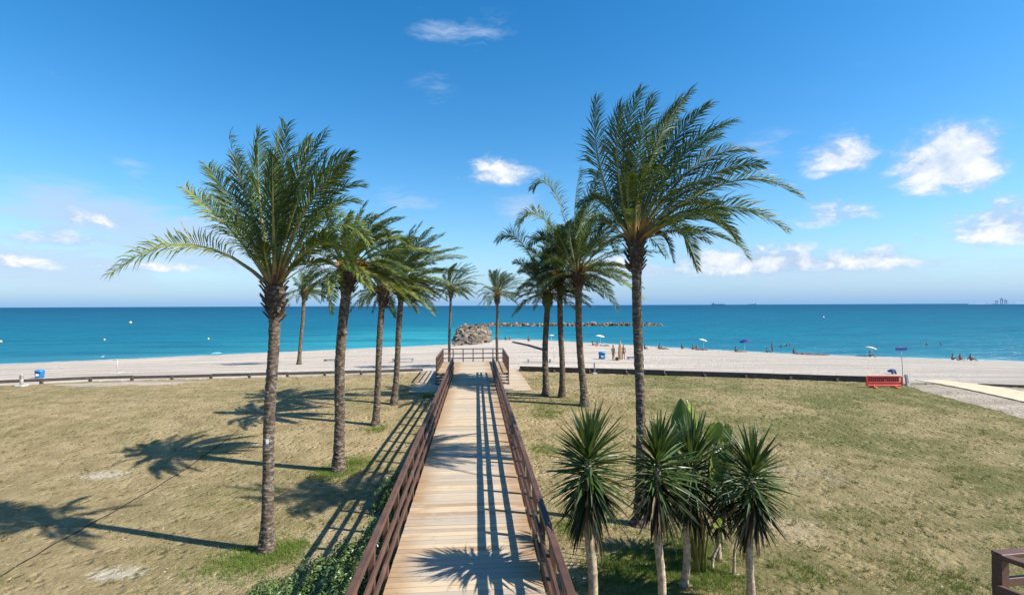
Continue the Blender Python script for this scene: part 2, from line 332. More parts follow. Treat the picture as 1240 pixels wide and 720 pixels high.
def m_leaf(name, c1, c2, trans=.25, rough=.42, scale=2.0, spec=.5):
    m, nt, b = mk(name); oi = N(nt, 'ShaderNodeObjectInfo'); g = N(nt, 'ShaderNodeNewGeometry')
    n1 = noise(nt, g.outputs['Position'], scale, 3)
    f = math_(nt, 'ADD', math_(nt, 'MULTIPLY', oi.outputs['Random'], .5), math_(nt, 'MULTIPLY', g.outputs['Random Per Island'], .5))
    f = math_(nt, 'ADD', math_(nt, 'MULTIPLY', f, .6), math_(nt, 'MULTIPLY', n1, .4))
    c = mixc(nt, smooth(nt, f, .2, .8), c1, c2); L(nt, c, b.inputs['Base Color'])
    b.inputs['Roughness'].default_value = rough; b.inputs['Specular IOR Level'].default_value = spec
    tr = N(nt, 'ShaderNodeBsdfTranslucent'); L(nt, mixc(nt, .5, c, (.18, .22, .02)), tr.inputs['Color'])
    mx = N(nt, 'ShaderNodeMixShader'); mx.inputs[0].default_value = trans
    L(nt, b.outputs[0], mx.inputs[1]); L(nt, tr.outputs[0], mx.inputs[2]); L(nt, mx.outputs[0], nt.nodes['Material Output'].inputs['Surface']); return m
def m_trunk():
    m, nt, b = mk('palm_trunk_bark'); g = N(nt, 'ShaderNodeNewGeometry'); P = g.outputs['Position']
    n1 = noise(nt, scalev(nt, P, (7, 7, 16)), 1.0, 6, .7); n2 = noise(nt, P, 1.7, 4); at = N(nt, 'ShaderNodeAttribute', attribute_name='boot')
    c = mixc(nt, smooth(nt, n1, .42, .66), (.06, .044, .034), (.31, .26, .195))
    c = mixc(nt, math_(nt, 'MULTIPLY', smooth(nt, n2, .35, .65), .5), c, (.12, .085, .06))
    c = mixc(nt, smooth(nt, at.outputs['Fac'], .45, .1, 0, .75), c, (.07, .05, .038))      # darker brown low between the boots
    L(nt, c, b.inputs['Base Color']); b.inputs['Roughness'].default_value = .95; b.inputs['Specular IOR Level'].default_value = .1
    bump(nt, b, n1, .8, .02); return m
MAT = {}
MAT['lawn'] = m_lawn(); MAT['sand'] = m_sand(); MAT['sea'] = m_sea(); MAT['plank'] = m_plank(); MAT['trunk'] = m_trunk()
MAT['rail'] = m_wood('red_brown_rail_timber', (.13, .06, .035), (.058, .031, .022), .58)
MAT['beam'] = m_wood('dark_beam_timber', (.12, .075, .05), (.06, .04, .03), .8)
MAT['kerb'] = m_wood('old_sleeper_timber', (.11, .085, .07), (.05, .04, .035), .85)
MAT['palewood'] = m_wood('pale_walkway_timber', (.62, .55, .45), (.45, .39, .31), .85)
MAT['frond'] = m_leaf('palm_leaflet_green', (.085, .13, .028), (.036, .068, .016), .24, .5, spec=.3)
MAT['frond_y'] = m_leaf('palm_leaflet_yellowing', (.27, .29, .06), (.12, .17, .04), .3, .5, spec=.3)
MAT['frond_b'] = m_leaf('palm_leaflet_bluish', (.055, .095, .04), (.03, .056, .026), .18, .5, spec=.35)
MAT['rachis'] = simple('palm_leaf_stalk', (.26, .24, .07), .5, (.16, .16, .045), 5)
MAT['petiole'] = simple('palm_leaf_foot', (.36, .20, .07), .7, (.22, .13, .055), 9)
MAT['date'] = simple('date_stalk_orange', (.50, .20, .03), .6, (.36, .12, .02), 20)
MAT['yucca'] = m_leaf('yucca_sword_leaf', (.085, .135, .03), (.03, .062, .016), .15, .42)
MAT['yucca_dark'] = m_leaf('yucca_dark_leaf', (.024, .036, .012), (.014, .018, .008), .05, .75, spec=.15)  # near-black green for the low drooping leaves
MAT['yucca_dead'] = m_leaf('yucca_dead_leaf', (.28, .19, .10), (.14, .09, .05), .1, .8)
MAT['yucca_trunk'] = simple('yucca_pale_bark', (.50, .41, .29), .9, (.27, .20, .13), 12, bmp=.02)
MAT['paddle'] = m_leaf('paddle_leaf', (.10, .20, .035), (.05, .125, .025), .3, .35)
MAT['paddle_y'] = m_leaf('paddle_leaf_yellow', (.32, .36, .07), (.20, .26, .05), .35, .4)
MAT['shrub'] = m_leaf('glossy_shrub_leaf', (.13, .19, .05), (.05, .09, .022), .18, .3)
MAT['twig'] = simple('twig_brown', (.16, .11, .07), .9)
MAT['grass_g'] = m_leaf('green_grass_blade', (.12, .19, .03), (.20, .25, .06), .25, .6, spec=.2)
MAT['grass_d'] = m_leaf('dry_grass_blade', (.38, .32, .15), (.22, .21, .075), .2, .8, spec=.1)
MAT['weed'] = m_leaf('olive_weed_blade', (.09, .105, .03), (.15, .15, .05), .15, .8, spec=.1)
MAT['litter'] = simple('dry_leaf_bit', (.55, .46, .32), .8, (.34, .25, .15), 30)
MAT['rock'] = simple('breakwater_rock', (.27, .205, .14), .9, (.13, .095, .065), .5, bmp=.1)
MAT['rock_d'] = simple('breakwater_rock_grey', (.15, .12, .09), .9, (.06, .048, .04), .6, bmp=.1)
MAT['blue'] = simple('blue_plastic', (.02, .22, .55), .4)
MAT['navy'] = simple('navy_fabric', (.02, .04, .22), .7)
MAT['white'] = simple('white_paint', (.78, .78, .76), .5, (.70, .70, .68))
MAT['grey'] = simple('grey_metal', (.30, .31, .32), .5, (.22, .23, .24))
MAT['concrete'] = simple('pale_concrete', (.55, .52, .47), .9)
MAT['red'] = simple('red_plastic', (.62, .045, .03), .4, (.48, .03, .02))
MAT['orange'] = simple('orange_plastic', (.70, .16, .06), .45)
MAT['black'] = simple('black_rubber', (.015, .015, .016), .6)
MAT['skin'] = simple('skin', (.27, .15, .10), .6, (.23, .125, .08))
MAT['skin_t'] = simple('tanned_skin', (.15, .08, .05), .6, (.12, .065, .04))
MAT['hair'] = simple('dark_hair', (.03, .022, .018), .6)
MAT['tan'] = simple('tan_canvas', (.52, .33, .19), .8)
MAT['mat'] = simple('beige_beach_mat', (.52, .44, .29), .85, (.45, .37, .24), 3)
MAT['canvas_w'] = simple('white_canvas', (.75, .77, .74), .8, (.66, .68, .66))
MAT['canvas_lb'] = simple('light_blue_canvas', (.18, .48, .68), .7)
MAT['cloth_r'] = simple('red_cloth', (.45, .05, .05), .8)
MAT['far'] = simple('distant_haze_tint', (.16, .25, .36), .95, (.13, .21, .31), .001)  # distance haze put into the blue colour of headland and cranes
MAT['ship'] = simple('ship_paint', (.12, .17, .24), .7, (.08, .12, .18), .01)
MAT['yellow'] = simple('yellow_buoy_plastic', (.75, .55, .12), .4, (.8, .7, .4))

# ------------------------------------------------------------------ ground sheets
def grid(name, xs, yfun, rows, m, zoff=0.0, jitter=0.0):
    xs = np.asarray(xs); v = np.linspace(0, 1, rows); V = []
    X = np.repeat(xs[:, None], rows, 1); Y = np.stack([yfun(x, v) for x in xs]); Z = height(X, Y) + zoff
    if jitter: Z = Z + jitter * (np.sin(X * 1.1 + Y * .7) + np.sin(X * .43 - Y * 1.3)) * .5
    V = np.stack([X, Y, Z], -1).reshape(-1, 3); nx = len(xs)
    Fc = [(i * rows + j, (i + 1) * rows + j, (i + 1) * rows + j + 1, i * rows + j + 1) for i in range(nx - 1) for j in range(rows - 1)]
    return mesh(name, V, Fc, (m,), True)
xs = np.concatenate([np.linspace(-140, -40, 60)[:-1], np.linspace(-40, 40, 321), np.linspace(40, 140, 60)[1:]])
tag(obj('lawn', grid('lawn', xs, lambda x, v: -40 + (float(kerb_y(x)) + 40) * v, 260, MAT['lawn'], 0)), 'dry lumpy lawn with sparse olive grass', None, None, 'structure')
xb = np.linspace(-160, 160, 420)
tag(obj('beach', grid('beach', xb, lambda x, v: float(kerb_y(x)) + .001 + (float(shore_y(x)) + 25 - float(kerb_y(x))) * v, 120, MAT['sand'], -.006)), 'pale sandy beach between lawn and sea', None, None, 'structure')
# sea: fan of quads out to the horizon, with its distance offshore stored
ang = np.linspace(-1.75, 1.75, 240); rad = np.concatenate([np.linspace(20, 260, 160), np.geomspace(265, 42000, 70)])
A, Rr = np.meshgrid(ang, rad, indexing='ij'); X = np.sin(A) * Rr; Y = np.cos(A) * Rr
Vs = np.stack([X, Y, np.full_like(X, SEA_Z)], -1).reshape(-1, 3); nr = len(rad)
Fs = [(i * nr + j, i * nr + j + 1, (i + 1) * nr + j + 1, (i + 1) * nr + j) for i in range(len(ang) - 1) for j in range(nr - 1)]
me = mesh('sea', Vs, Fs, (MAT['sea'],), True)
a_ = me.attributes.new('shore_d', 'FLOAT', 'POINT'); a_.data.foreach_set('value', (Y - shore_y(X)).reshape(-1).astype(np.float32))
off = np.clip(Y - shore_y(X), 0, None).reshape(-1)
a_ = me.attributes.new('off', 'FLOAT', 'POINT'); a_.data.foreach_set('value', np.clip(np.log1p(off / 12.0) / math.log1p(1500 / 12.0), 0, 1))
sh = np.exp(-((X + 12) / 26) ** 2 - ((Y - 105) / 55) ** 2).reshape(-1)
a_ = me.attributes.new('shoal', 'FLOAT', 'POINT'); a_.data.foreach_set('value', sh)
tag(obj('sea', me), 'turquoise to deep blue sea reaching the horizon', None, None, 'structure')

# ------------------------------------------------------------------ boardwalk
XL, XR, YP0, YP1 = -1.357, 1.0, 31.3, 37.8
PW, GAP = .15, .012
deck = thing('boardwalk', 'long raised timber boardwalk leading from the foreground to the beach', 'boardwalk', ((XL + XR) / 2, 3, DECK_Z))
def plank_variants(n, length, w, t, name='plank'):
    out = []
    for i in range(n):
        me = box_mesh(name, length, w, t, MAT['plank'], .004)
        me.transform(Matrix.Translation((random.uniform(-.006, .006), 0, random.uniform(-.0015, .0015))) @ Matrix.Rotation(random.uniform(-.0012, .0012), 4, 'Z')); out.append(me)
    return out
pv = plank_variants(6, XR - XL, PW - GAP, .04)
y = 3.0
while y < YP0 - .01:
    o = obj('plank', random.choice(pv), deck); o.location = (0, y + PW / 2 - 3, -.02 + random.uniform(-.002, .002)); y += PW
YP0 = y
for sx in (XL + .06, (XL + XR) / 2, XR - .06):
    obj('beam', beam_mesh('beam', (sx - (XL + XR) / 2, 0, -.15), (sx - (XL + XR) / 2, YP0 - 3, -.15), .08, .21, MAT['beam']), deck)
for yy in np.arange(4, YP0, 3.0):
    for sx in (XL + .16, XR - .16):
        zb = hz(sx, yy) - .3; obj('support_post', beam_mesh('support_post', (sx - (XL + XR) / 2, yy - 3, -.05), (sx - (XL + XR) / 2, yy - 3, zb - DECK_Z), .12, .12, MAT['beam']), deck)
plat = thing('viewing_platform', 'wide timber platform at the far end of the boardwalk', 'platform', (-.2, YP0, DECK_Z))
pv2 = plank_variants(4, 4.5, PW - GAP, .04)
y = YP0
while y < YP1 - .01:
    o = obj('plank', random.choice(pv2), plat); o.location = (0, y + PW / 2 - YP0, -.02 + random.uniform(-.002, .002)); y += PW
for sx in (-2.19, -.7, .7, 2.19): obj('beam', beam_mesh('beam', (sx, .03, -.15), (sx, YP1 - YP0 - .03, -.15), .08, .21, MAT['beam']), plat)
for sx in (-2.05, 2.05, 0):
    for yy in (.3, 3.2, 6.2): obj('support_post', beam_mesh('support_post', (sx + .1, yy, -.05), (sx + .1, yy, -1.9), .12, .12, MAT['beam']), plat)
# railings: posts, a flat handrail and two lower rails
def railing(label, pts, spacing, z0, group='boardwalk railings', rails=((.955, .10, .07), (.66, .045, .10), (.34, .045, .10)), post_h=.93, drop=.28, pw=.085, m=None, name='railing', end_drop=None):
    m = m or MAT['rail']; base = Vector((*pts[0], z0)); t = thing(name, label, 'railing', base, 0, group)
    seen = set(); pm = box_mesh('post', pw, pw, post_h + drop, m, .006, (0, 0, (post_h - drop) / 2))
    for a, b in zip(pts[:-1], pts[1:]):
        a, b = Vector((*a, z0)) - base, Vector((*b, z0)) - base; d = b - a; n = max(1, round(d.length / spacing)); u = d.normalized()
        for i in range(n + 1):
            p = a + d * (i / n); k = (round(p.x, 2), round(p.y, 2))
            if k in seen: continue
            seen.add(k); o = obj('post', pm, t); o.location = p; o.rotation_euler = (0, 0, math.atan2(u.y, u.x))
        for j, (hh, w_, h_) in enumerate(rails):
            nm = 'handrail' if j == 0 else 'rail'
            ext = u * (.05 if j == 0 else 0); segs = max(1, int(d.length // 4)) if j == 0 else max(1, int(d.length // 4))
            side = Vector((0, 0, 0)) if j == 0 else Vector((u.y, -u.x, 0)) * (pw / 2 + w_ / 2 + .001)
            for s in range(segs):
                p = a - ext + (d + ext * 2) * (s / segs); q = a - ext + (d + ext * 2) * ((s + 1) / segs)
                jz = random.uniform(-.006, .006)
                obj(nm, beam_mesh(nm, p + Vector((0, 0, hh + jz)) + side + u * .003, q + Vector((0, 0, hh - jz)) + side - u * .003, w_, h_, m), t)
    if end_drop:
        for (x_, y_, zb) in end_drop: obj('end_post', box_mesh('end_post', pw, pw, post_h - zb, m, .006, (x_ - base.x, y_ - base.y, (post_h + zb) / 2)), t)
    return t
railing('long reddish brown timber railing along the left edge of the boardwalk', [(XL - .05, YP0 - 27.56 * 1), (XL - .05, YP0)], 1.06, DECK_Z)
railing('long reddish brown timber railing along the right edge of the boardwalk', [(XR + .05, YP0), (XR + .05, YP0 - 27.56)], 1.06, DECK_Z)
railing('dark timber railing around three sides of the far platform', [(-2.42, YP0 + .04), (-2.42, YP1 - .05), (2.02, YP1 - .05), (2.02, YP0 + .04)], .78, DECK_Z, rails=((.955, .09, .06), (.62, .04, .07), (.28, .04, .07)), pw=.075,
        end_drop=[(-2.42, YP0 - .06, -.60), (2.02, YP0 - .06, -.60)])
def stairs(label, x0, x1):
    t = thing('stairs', label, 'stairs', ((x0 + x1) / 2, YP0 - .01, DECK_Z - .57), 0, 'platform stairs'); w = x1 - x0
    for i in range(4):
        z = .57 - .1425 * (i + 1) + .0; yb = -.28 * i
        if i < 3: obj('tread', box_mesh('tread', w, .30, .04, MAT['plank'], .004, (0, yb - .15, z + .1425 - .1425)), t)
    for sx in (-w / 2 - .025, w / 2 + .025):
        obj('stringer', beam_mesh('stringer', (sx, 0, .42), (sx, -.95, -.02), .045, .2, MAT['beam']), t)
    for i in range(4): obj('riser', box_mesh('riser', w, .02, .06, MAT['beam'], 0, (0, -.28 * i - .012, .57 - .1425 * i - .09)), t)
stairs('short flight of timber steps down the left side of the platform', -2.37, -1.52)
stairs('short flight of timber steps down the right side of the platform', 1.17, 1.97)
for x0, x1, y1, lab in ((-3.75, -1.5, 37.2, 'low timber landing beside the left steps, crossed by railing shadows'), (1.15, 3.15, 38.0, 'low sunlit timber landing beside the right steps')):
    t = thing('wooden_landing', lab, 'landing', ((x0 + x1) / 2, 28.2, .80), 0, 'timber landings'); v_ = plank_variants(4, x1 - x0, .143, .05)
    y = 28.2
    while y < y1:
        o = obj('plank', random.choice(v_), t); o.location = (0, y - 28.2 + .075, -.025 - .006 * max(0, y - 33)); y += .15
    for sx in (-1, 0, 1): obj('bearer', beam_mesh('bearer', (sx * (x1 - x0) * .46, .02, -.11), (sx * (x1 - x0) * .46, y1 - 28.25, -.13), .1, .11, MAT['beam']), t)

# ------------------------------------------------------------------ palms
def make_frond(p0, p1, p2, nrm, wind, leaf_len, n=62, width=.03, m=None, gap=.2, seed=0, base_r=.035):
    """pinnate leaf: a tapered stalk along a bezier and two rows of narrow folded leaflets"""
    r_ = np.random.default_rng(seed); p0, p1, p2 = (np.array(p, float) for p in (p0, p1, p2)); nrm = np.array(nrm, float); wind = np.array(wind, float)
    bz = lambda s: (1 - s) ** 2 * p0 + 2 * s * (1 - s) * p1 + s * s * p2
    tg = lambda s: 2 * (1 - s) * (p1 - p0) + 2 * s * (p2 - p1)
    V, Fc, mi = [], [], []
    # stalk
    K = 9
    for i in range(K):
        s = i / (K - 1); p = bz(s); t = tg(s); t /= np.linalg.norm(t) + 1e-9; sd = np.cross(t, nrm); sd /= np.linalg.norm(sd) + 1e-9; u = np.cross(sd, t)
        r = base_r * (1 - s) ** 1.3 + .004; wf = 1.6 - .6 * s
        V += [p + sd * r * wf, p + u * r * .6, p - sd * r * wf, p - u * r * .6]
    for i in range(K - 1):
        for k in range(4): Fc.append((i * 4 + k, i * 4 + (k + 1) % 4, i * 4 + 4 + (k + 1) % 4, i * 4 + 4 + k)); mi.append(2 if i == 0 else 1)
    wl = np.linalg.norm(wind); wd = wind / (wl + 1e-9)
    for i in range(n):
        s = gap + (1 - gap) * (i + .5) / n
        p = bz(s); t = tg(s); t /= np.linalg.norm(t) + 1e-9; sd = np.cross(t, nrm); sd /= np.linalg.norm(sd) + 1e-9; u = np.cross(sd, t)
        q = (s - gap) / (1 - gap); prof = (.35 + .65 * math.sin(min(1, q * 2.2) * math.pi / 2)) * (1 - .62 * max(0, q - .45) / .55)
        ang = R(58 - 34 * q)
        for sg in (-1, 1):
            ln = leaf_len * prof * r_.uniform(.85, 1.1); a = ang + r_.normal(0, .10); lift = r_.normal(.28, .16)
            d = t * math.cos(a) + sd * sg * math.sin(a) + u * lift; d /= np.linalg.norm(d)
            d1 = d + wd * wl * .35; d1 /= np.linalg.norm(d1); d2 = d + wd * wl * .9 + np.array((0, 0, -.28 - .25 * r_.random())); d2 /= np.linalg.norm(d2)
            wv = np.cross(d, u * sg + sd * r_.normal(0, .4)); wv /= np.linalg.norm(wv) + 1e-9; w = width * (.6 + .4 * prof) * .5
            m1 = p + d1 * ln * .5; tip = m1 + d2 * ln * .5; k = len(V)
            V += [p + wv * w * .5, p - wv * w * .5, m1 + wv * w, m1 - wv * w, tip]
            Fc += [(k, k + 1, k + 3, k + 2), (k + 2, k + 3, k + 4)]; mi += [0, 0]
    me = mesh('frond', V, Fc, (m or MAT['frond'], MAT['rachis'], MAT['petiole']), False, mi); return me
def make_trunk(base, top, r0, rmid, rbulge, bulge_len, bend, seed, rows_per_m=11.5, flare=1.35):
    base, top = np.array(base, float), np.array(top, float); h = top[2] - base[2]; r_ = np.random.default_rng(seed)
    nrow = max(10, int(h * rows_per_m)); sub = 4; n = 28; diam = 7 + (seed % 3); V, bt = [], []; tot = nrow * sub
    ph = r_.uniform(0, 6.28, 4); rj = r_.normal(0, 1, (nrow + 2, diam * 2))
    for i in range(tot + 1):
        s = i / tot; z = -.25 + s * (h + .25); sz = max(0, z / h)
        c = (top - base) * sz; c[2] = z; c = c + np.array(bend) * math.sin(math.pi * min(1, sz)) + .02 * np.array((math.sin(z * 1.3 + ph[0]), math.sin(z * 1.1 + ph[1]), 0))
        r = rmid + (r0 - rmid) * math.exp(-max(0, z) / (.10 * h)) * 1.0 + (r0 * (flare - 1)) * math.exp(-max(0, z) / .28)
        b = (z - (h - bulge_len)) / bulge_len; r += (rbulge - rmid) * (max(0, min(1, b)) ** .8 if b < .55 else (.62 + .38 * max(0, 1 - ((b - .75) / .35) ** 2))) if b > 0 else 0
        for k in range(n):
            th = 2 * math.pi * k / n; row = z * rows_per_m + 3 * k / n + .35 * math.sin(2 * th + ph[3]); ri = math.floor(row); fr = row - ri; ds = th / (2 * math.pi) * diam + (.5 if ri % 2 else 0); di = int(math.floor(ds)) % diam; df = ds - math.floor(ds)
            boot = (fr ** .8) * (1 - (2 * df - 1) ** 4 * .75); amp = .085 if b < 0 else .15
            rr = r * (1 - amp * .55 + amp * boot + .035 * rj[ri % (nrow + 1), di] + .02 * math.sin(3 * th + z * 2 + ph[2]))
            V.append((c[0] + rr * math.cos(th), c[1] + rr * math.sin(th), c[2])); bt.append(boot)
    Fc = [(i * n + k, i * n + (k + 1) % n, (i + 1) * n + (k + 1) % n, (i + 1) * n + k) for i in range(tot) for k in range(n)]
    Fc.append(tuple(tot * n + k for k in range(n)))
    me = mesh('trunk', V, Fc, (MAT['trunk'],), False); a_ = me.attributes.new('boot', 'FLOAT', 'POINT'); a_.data.foreach_set('value', np.array(bt, np.float32)); return me
def stubs(top, r, seed, count=46, length=.9):
    """cut leaf feet clothing the thick head of the trunk"""
    r_ = np.random.default_rng(seed); V, Fc = [], []; ga = 2.39996
    for i in range(count):
        a = i * ga; z = -length * (1 - i / count) ** .9 + .05; rr = r * (1.0 if z > -length * .6 else .85)
        o = np.array((math.cos(a), math.sin(a), 0)); s = np.array((-o[1], o[0], 0)); p = np.array(top) + o * rr * .8 + np.array((0, 0, z))
        ln = r_.uniform(.16, .30); dr = o * .55 + np.array((0, 0, .85)); w = r * .24; th = .03; k = len(V); q = p + dr * ln
        V += [p + s * w, p - s * w, p - s * w * .6 - o * th, p + s * w * .6 - o * th, q + s * w * .55 + o * th, q - s * w * .55 + o * th, q - s * w * .4 - o * .01, q + s * w * .4 - o * .01]
        Fc += [(k, k + 1, k + 5, k + 4), (k + 1, k + 2, k + 6, k + 5), (k + 2, k + 3, k + 7, k + 6), (k + 3, k, k + 4, k + 7), (k + 4, k + 5, k + 6, k + 7)]
    return mesh('leaf_feet', V, Fc, (MAT['trunk'],))
WIND = Vector((.95, .25, 0)).normalized()
def palm(label, base_px, top_px, width_px, frond_px, n_rand=38, spec=(), seed=1, bulge=1.55, base_pt=None, dates=False, wind=.42, bulge_len=.85, flare=1.35, leaf_n=60, yellow=.12, elmax=86, elmin=-8):
    g = Vector(base_pt) if base_pt else ground(*base_px); dep = depth_of(g); k = dep / F_PX
    g = at_depth(base_px[0], base_px[1], dep) if not base_pt else g; g.z = hz(g.x, g.y)
    top = at_depth(top_px[0], top_px[1], dep + .15); r = width_px * k / 2 * .58; r_ = random.Random(seed)
    t = thing('palm_tree', label, 'palm tree', g, 0, 'date palms lining the boardwalk')
    lt = top - g
    bulge *= 1.15
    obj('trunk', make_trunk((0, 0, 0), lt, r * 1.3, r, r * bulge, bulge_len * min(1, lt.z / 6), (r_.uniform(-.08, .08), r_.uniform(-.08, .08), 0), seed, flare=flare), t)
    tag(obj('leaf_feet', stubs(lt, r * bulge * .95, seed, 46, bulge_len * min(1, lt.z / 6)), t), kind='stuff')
    FL = frond_px * k; cnt = 0
    def add(p2, p1, m, seed_, nn=leaf_n, scale_=1.0, side=None):
        start = lt + Vector((0, 0, -.05)); d0 = (p1 - start).normalized(); start = start + Vector((d0.x, d0.y, 0)) * r * .75
        mid = (p2 - start); nrm = Vector((0, 0, 1)) - d0 * d0.z
        if nrm.length < .25: nrm = (Vector((0, 0, 1)) * .2 - Vector((mid.x, mid.y, 0)))
        arch = (p1 - (start + p2) / 2)
        if arch.length > .12 * mid.length: nrm = nrm.normalized() * .5 + arch.normalized()
        if nrm.cross(d0).length < .2: nrm = nrm + Vector((.3, .8, .1))
        nrm.normalize()
        tw = side if side is not None else Vector((r_.uniform(-1, 1), r_.uniform(-1, 1), r_.uniform(-.3, .3))) * .55
        nrm = (nrm + tw).normalized()
        if nrm.cross(mid.normalized()).length < .25: nrm = (nrm + Vector((.2, -.9, .2))).normalized()
        ln = mid.length
        obj('frond', make_frond(start, p1, p2, nrm, WIND * wind, (.16 * ln + .11) * scale_, nn, .021 + .0035 * ln if dep < 16 else .028 + .004 * ln, m, r_.uniform(.2, .28), seed_, .012 + .007 * ln), t)
    for i, s in enumerate(spec):
        (tx, ty), (cx, cy_), dz = s[0], s[1], s[2]; m = MAT[s[3]] if len(s) > 3 else MAT['frond']
        add(at_depth(tx, ty, dep + dz) - g, at_depth(cx, cy_, dep + dz * .55) - g, m, seed * 100 + i, scale_=1.12, side=Vector((r_.uniform(-.2, .2), -1.0, .1)) * r_.uniform(.7, 1.5) * (1 if r_.random() < .75 else -1))
    n_rand = int(n_rand * 1.3)
    for i in range(n_rand):
        q = (i + .5) / n_rand; a = i * 2.39996 + r_.uniform(-.3, .3); e = R(elmax - (elmax - elmin) * q ** .85 + r_.uniform(-6, 6)); ln = FL * r_.uniform(.78, 1.05) * (.75 + .25 * math.sin(math.pi * min(1, q * 1.4 + .15)))
        D = Vector((math.cos(a) * math.cos(e), math.sin(a) * math.cos(e), math.sin(e)))
        D = (D + WIND * wind * .30 * math.cos(e * .5)).normalized()
        c = D * ln * .52 + Vector((0, 0, ln * .06)); tip = D * ln + WIND * ln * wind * r_.uniform(.25, .6) - Vector((0, 0, 1)) * ln * (.10 + .30 * math.cos(e)) * r_.uniform(.7, 1.25)
        tip = tip.normalized() * min(tip.length, ln * 1.02)
        u = r_.random(); m = MAT['frond_y'] if u < yellow else MAT['frond_b'] if u < yellow + .22 else MAT['frond']
        add(lt + tip, lt + c, m, seed * 1000 + i)
    if dates:
        for i in range(4):
            a = r_.uniform(0, 6.28); o = Vector((math.cos(a), math.sin(a), 0)); V, Fc = [], []
            st = lt + o * r * bulge * .9
            for j in range(26):
                dv = (o * r_.uniform(.3, 1) + Vector((r_.uniform(-.5, .5), r_.uniform(-.5, .5), r_.uniform(.2, .9)))).normalized(); ln = r_.uniform(.35, .6)
                v_, f_ = tube([st, st + dv * ln * .6, st + dv * ln + Vector((0, 0, -.18))], [.012, .014, .018], 4); k_ = len(V); V += v_; Fc += [tuple(x + k_ for x in f) for f in f_]
            obj('date_stalks', mesh('date_stalks', V, Fc, (MAT['date'],)), t)
    return t, g, lt
L1 = [((134, 331), (232, 252), -.4, 'frond_y'), ((225, 229), (282, 268), .2, 'frond_y'), ((252, 202), (288, 250), .5), ((277, 166), (298, 250), .8, 'frond_b'), ((283, 190), (306, 250), 1.2, 'frond_b'),  # bluish leaflets carry the dark tone of the shaded side as colour
      ((313, 162), (308, 240), .3), ((347, 151), (338, 240), .6), ((337, 166), (333, 240), -.6, 'frond_y'), ((330, 190), (330, 250), -1.2), ((393, 164), (346, 215), -.3), ((375, 170), (345, 225), .6),
      ((424, 190), (372, 208), .2), ((418, 205), (368, 225), -.7), ((438, 226), (388, 216), -.4), ((432, 245), (385, 232), .6), ((410, 262), (385, 238), -1.0, 'frond_y'), ((405, 300), (385, 268), .4), ((395, 185), (355, 225), -1.3), ((446, 292), (402, 232), -.9, 'frond_y'), ((425, 318), (395, 258), -1.4), ((262, 262), (290, 262), -1.0)]
palm('tall date palm on the left nearest the camera, one frond arching far out', (322, 667), (333, 346), 22, 150, 9, L1, 11, bulge=1.6, flare=1.45, leaf_n=66, elmin=30)
R1 = [((722, 121), (712, 215), .2, 'frond_b'), ((776, 108), (738, 180), .3), ((752, 128), (735, 190), -.6, 'frond_b'), ((790, 118), (762, 190), -.9), ((838, 110), (788, 165), .4), ((825, 122), (780, 180), -.5), ((858, 128), (800, 165), .1, 'frond_b'),
      ((890, 148), (818, 158), -.2), ((908, 184), (838, 168), .5, 'frond_b'), ((922, 200), (850, 190), -.7), ((968, 238), (882, 178), .1), ((951, 279), (878, 215), -.5), ((893, 290), (850, 214), -1.0), ((878, 262), (838, 205), .9),
      ((815, 316), (805, 262), .6, 'frond_b'), ((800, 212), (768, 190), -1.6), ((870, 165), (810, 175), -1.0), ((812, 140), (775, 190), 1.0), ((700, 250), (735, 215), .9), ((712, 300), (735, 240), .5), ((845, 325), (822, 238), -1.5), ((905, 312), (858, 226), .8), ((700, 285), (728, 228), -1.2)]
palm('tallest date palm on the right, crown swept by wind, behind the yuccas', (776, 634), (769, 292), 19.5, 160, 22, R1, 23, bulge=1.5, flare=1.75, leaf_n=70, wind=.6, yellow=.03, elmin=20)
palm('date palm with orange date stalks, second nearest on the left', (410, 570), (421, 326), 20, 108, 40, [((470, 285), (445, 255), -.5, 'frond_y'), ((500, 300), (455, 262), .5, 'frond_y'), ((378, 290), (395, 262), .3, 'frond_y'), ((455, 262), (430, 262), -.8, 'frond_y')], 31, dates=True, wind=.5, yellow=.4, elmin=-14)
palm('slender date palm third from the camera in the left row', (455, 514), (464, 352), 12.5, 88, 38, (), 41, wind=.5, yellow=.3, bulge=1.5, elmin=-8)
palm('slender date palm fourth in the left row, nearest the left landing', (477, 489), (486, 345), 11.5, 92, 42, (), 53, wind=.6, yellow=.28, bulge=1.5, elmin=-10)
palm('small date palm standing out on the left sand', (362, 441), (369, 354), 7, 46, 34, (), 61, wind=.7, leaf_n=40)
pL = at_depth(544, 440, 41.5); pR = at_depth(602, 440, 41.5)
palm('thin date palm just behind the left corner of the platform', (544, 440), (546, 350), 5.2, 42, 36, (), 71, base_pt=(pL.x, pL.y, 0), wind=.7, leaf_n=40)
palm('thin date palm just behind the right corner of the platform', (602, 440), (602, 357), 5.6, 44, 34, (), 83, base_pt=(pR.x, pR.y, 0), wind=.35, leaf_n=40)
palm('date palm nearest the platform in the right row', (661, 478), (663, 356), 12, 72, 34, [((602, 292), (630, 262), -.3, 'frond_b'), ((622, 318), (640, 315), .3, 'frond_b')], 91, wind=.3)
palm('date palm with orange stalks in the middle of the right row', (681, 481), (677, 335), 11.5, 90, 38, (), 101, dates=True, wind=.35, bulge=1.4, yellow=.22, elmin=-10)
palm('date palm with dark crown just left of the tallest right palm', (708, 491), (700, 330), 14, 112, 40, [((645, 229), (672, 192), -.3), ((626, 272), (652, 225), .2, 'frond_y'), ((702, 206), (690, 262), .3), ((726, 209), (706, 262), -.4), ((640, 300), (660, 262), .3)], 113, wind=.4, bulge=1.55, yellow=.2, elmin=-10)

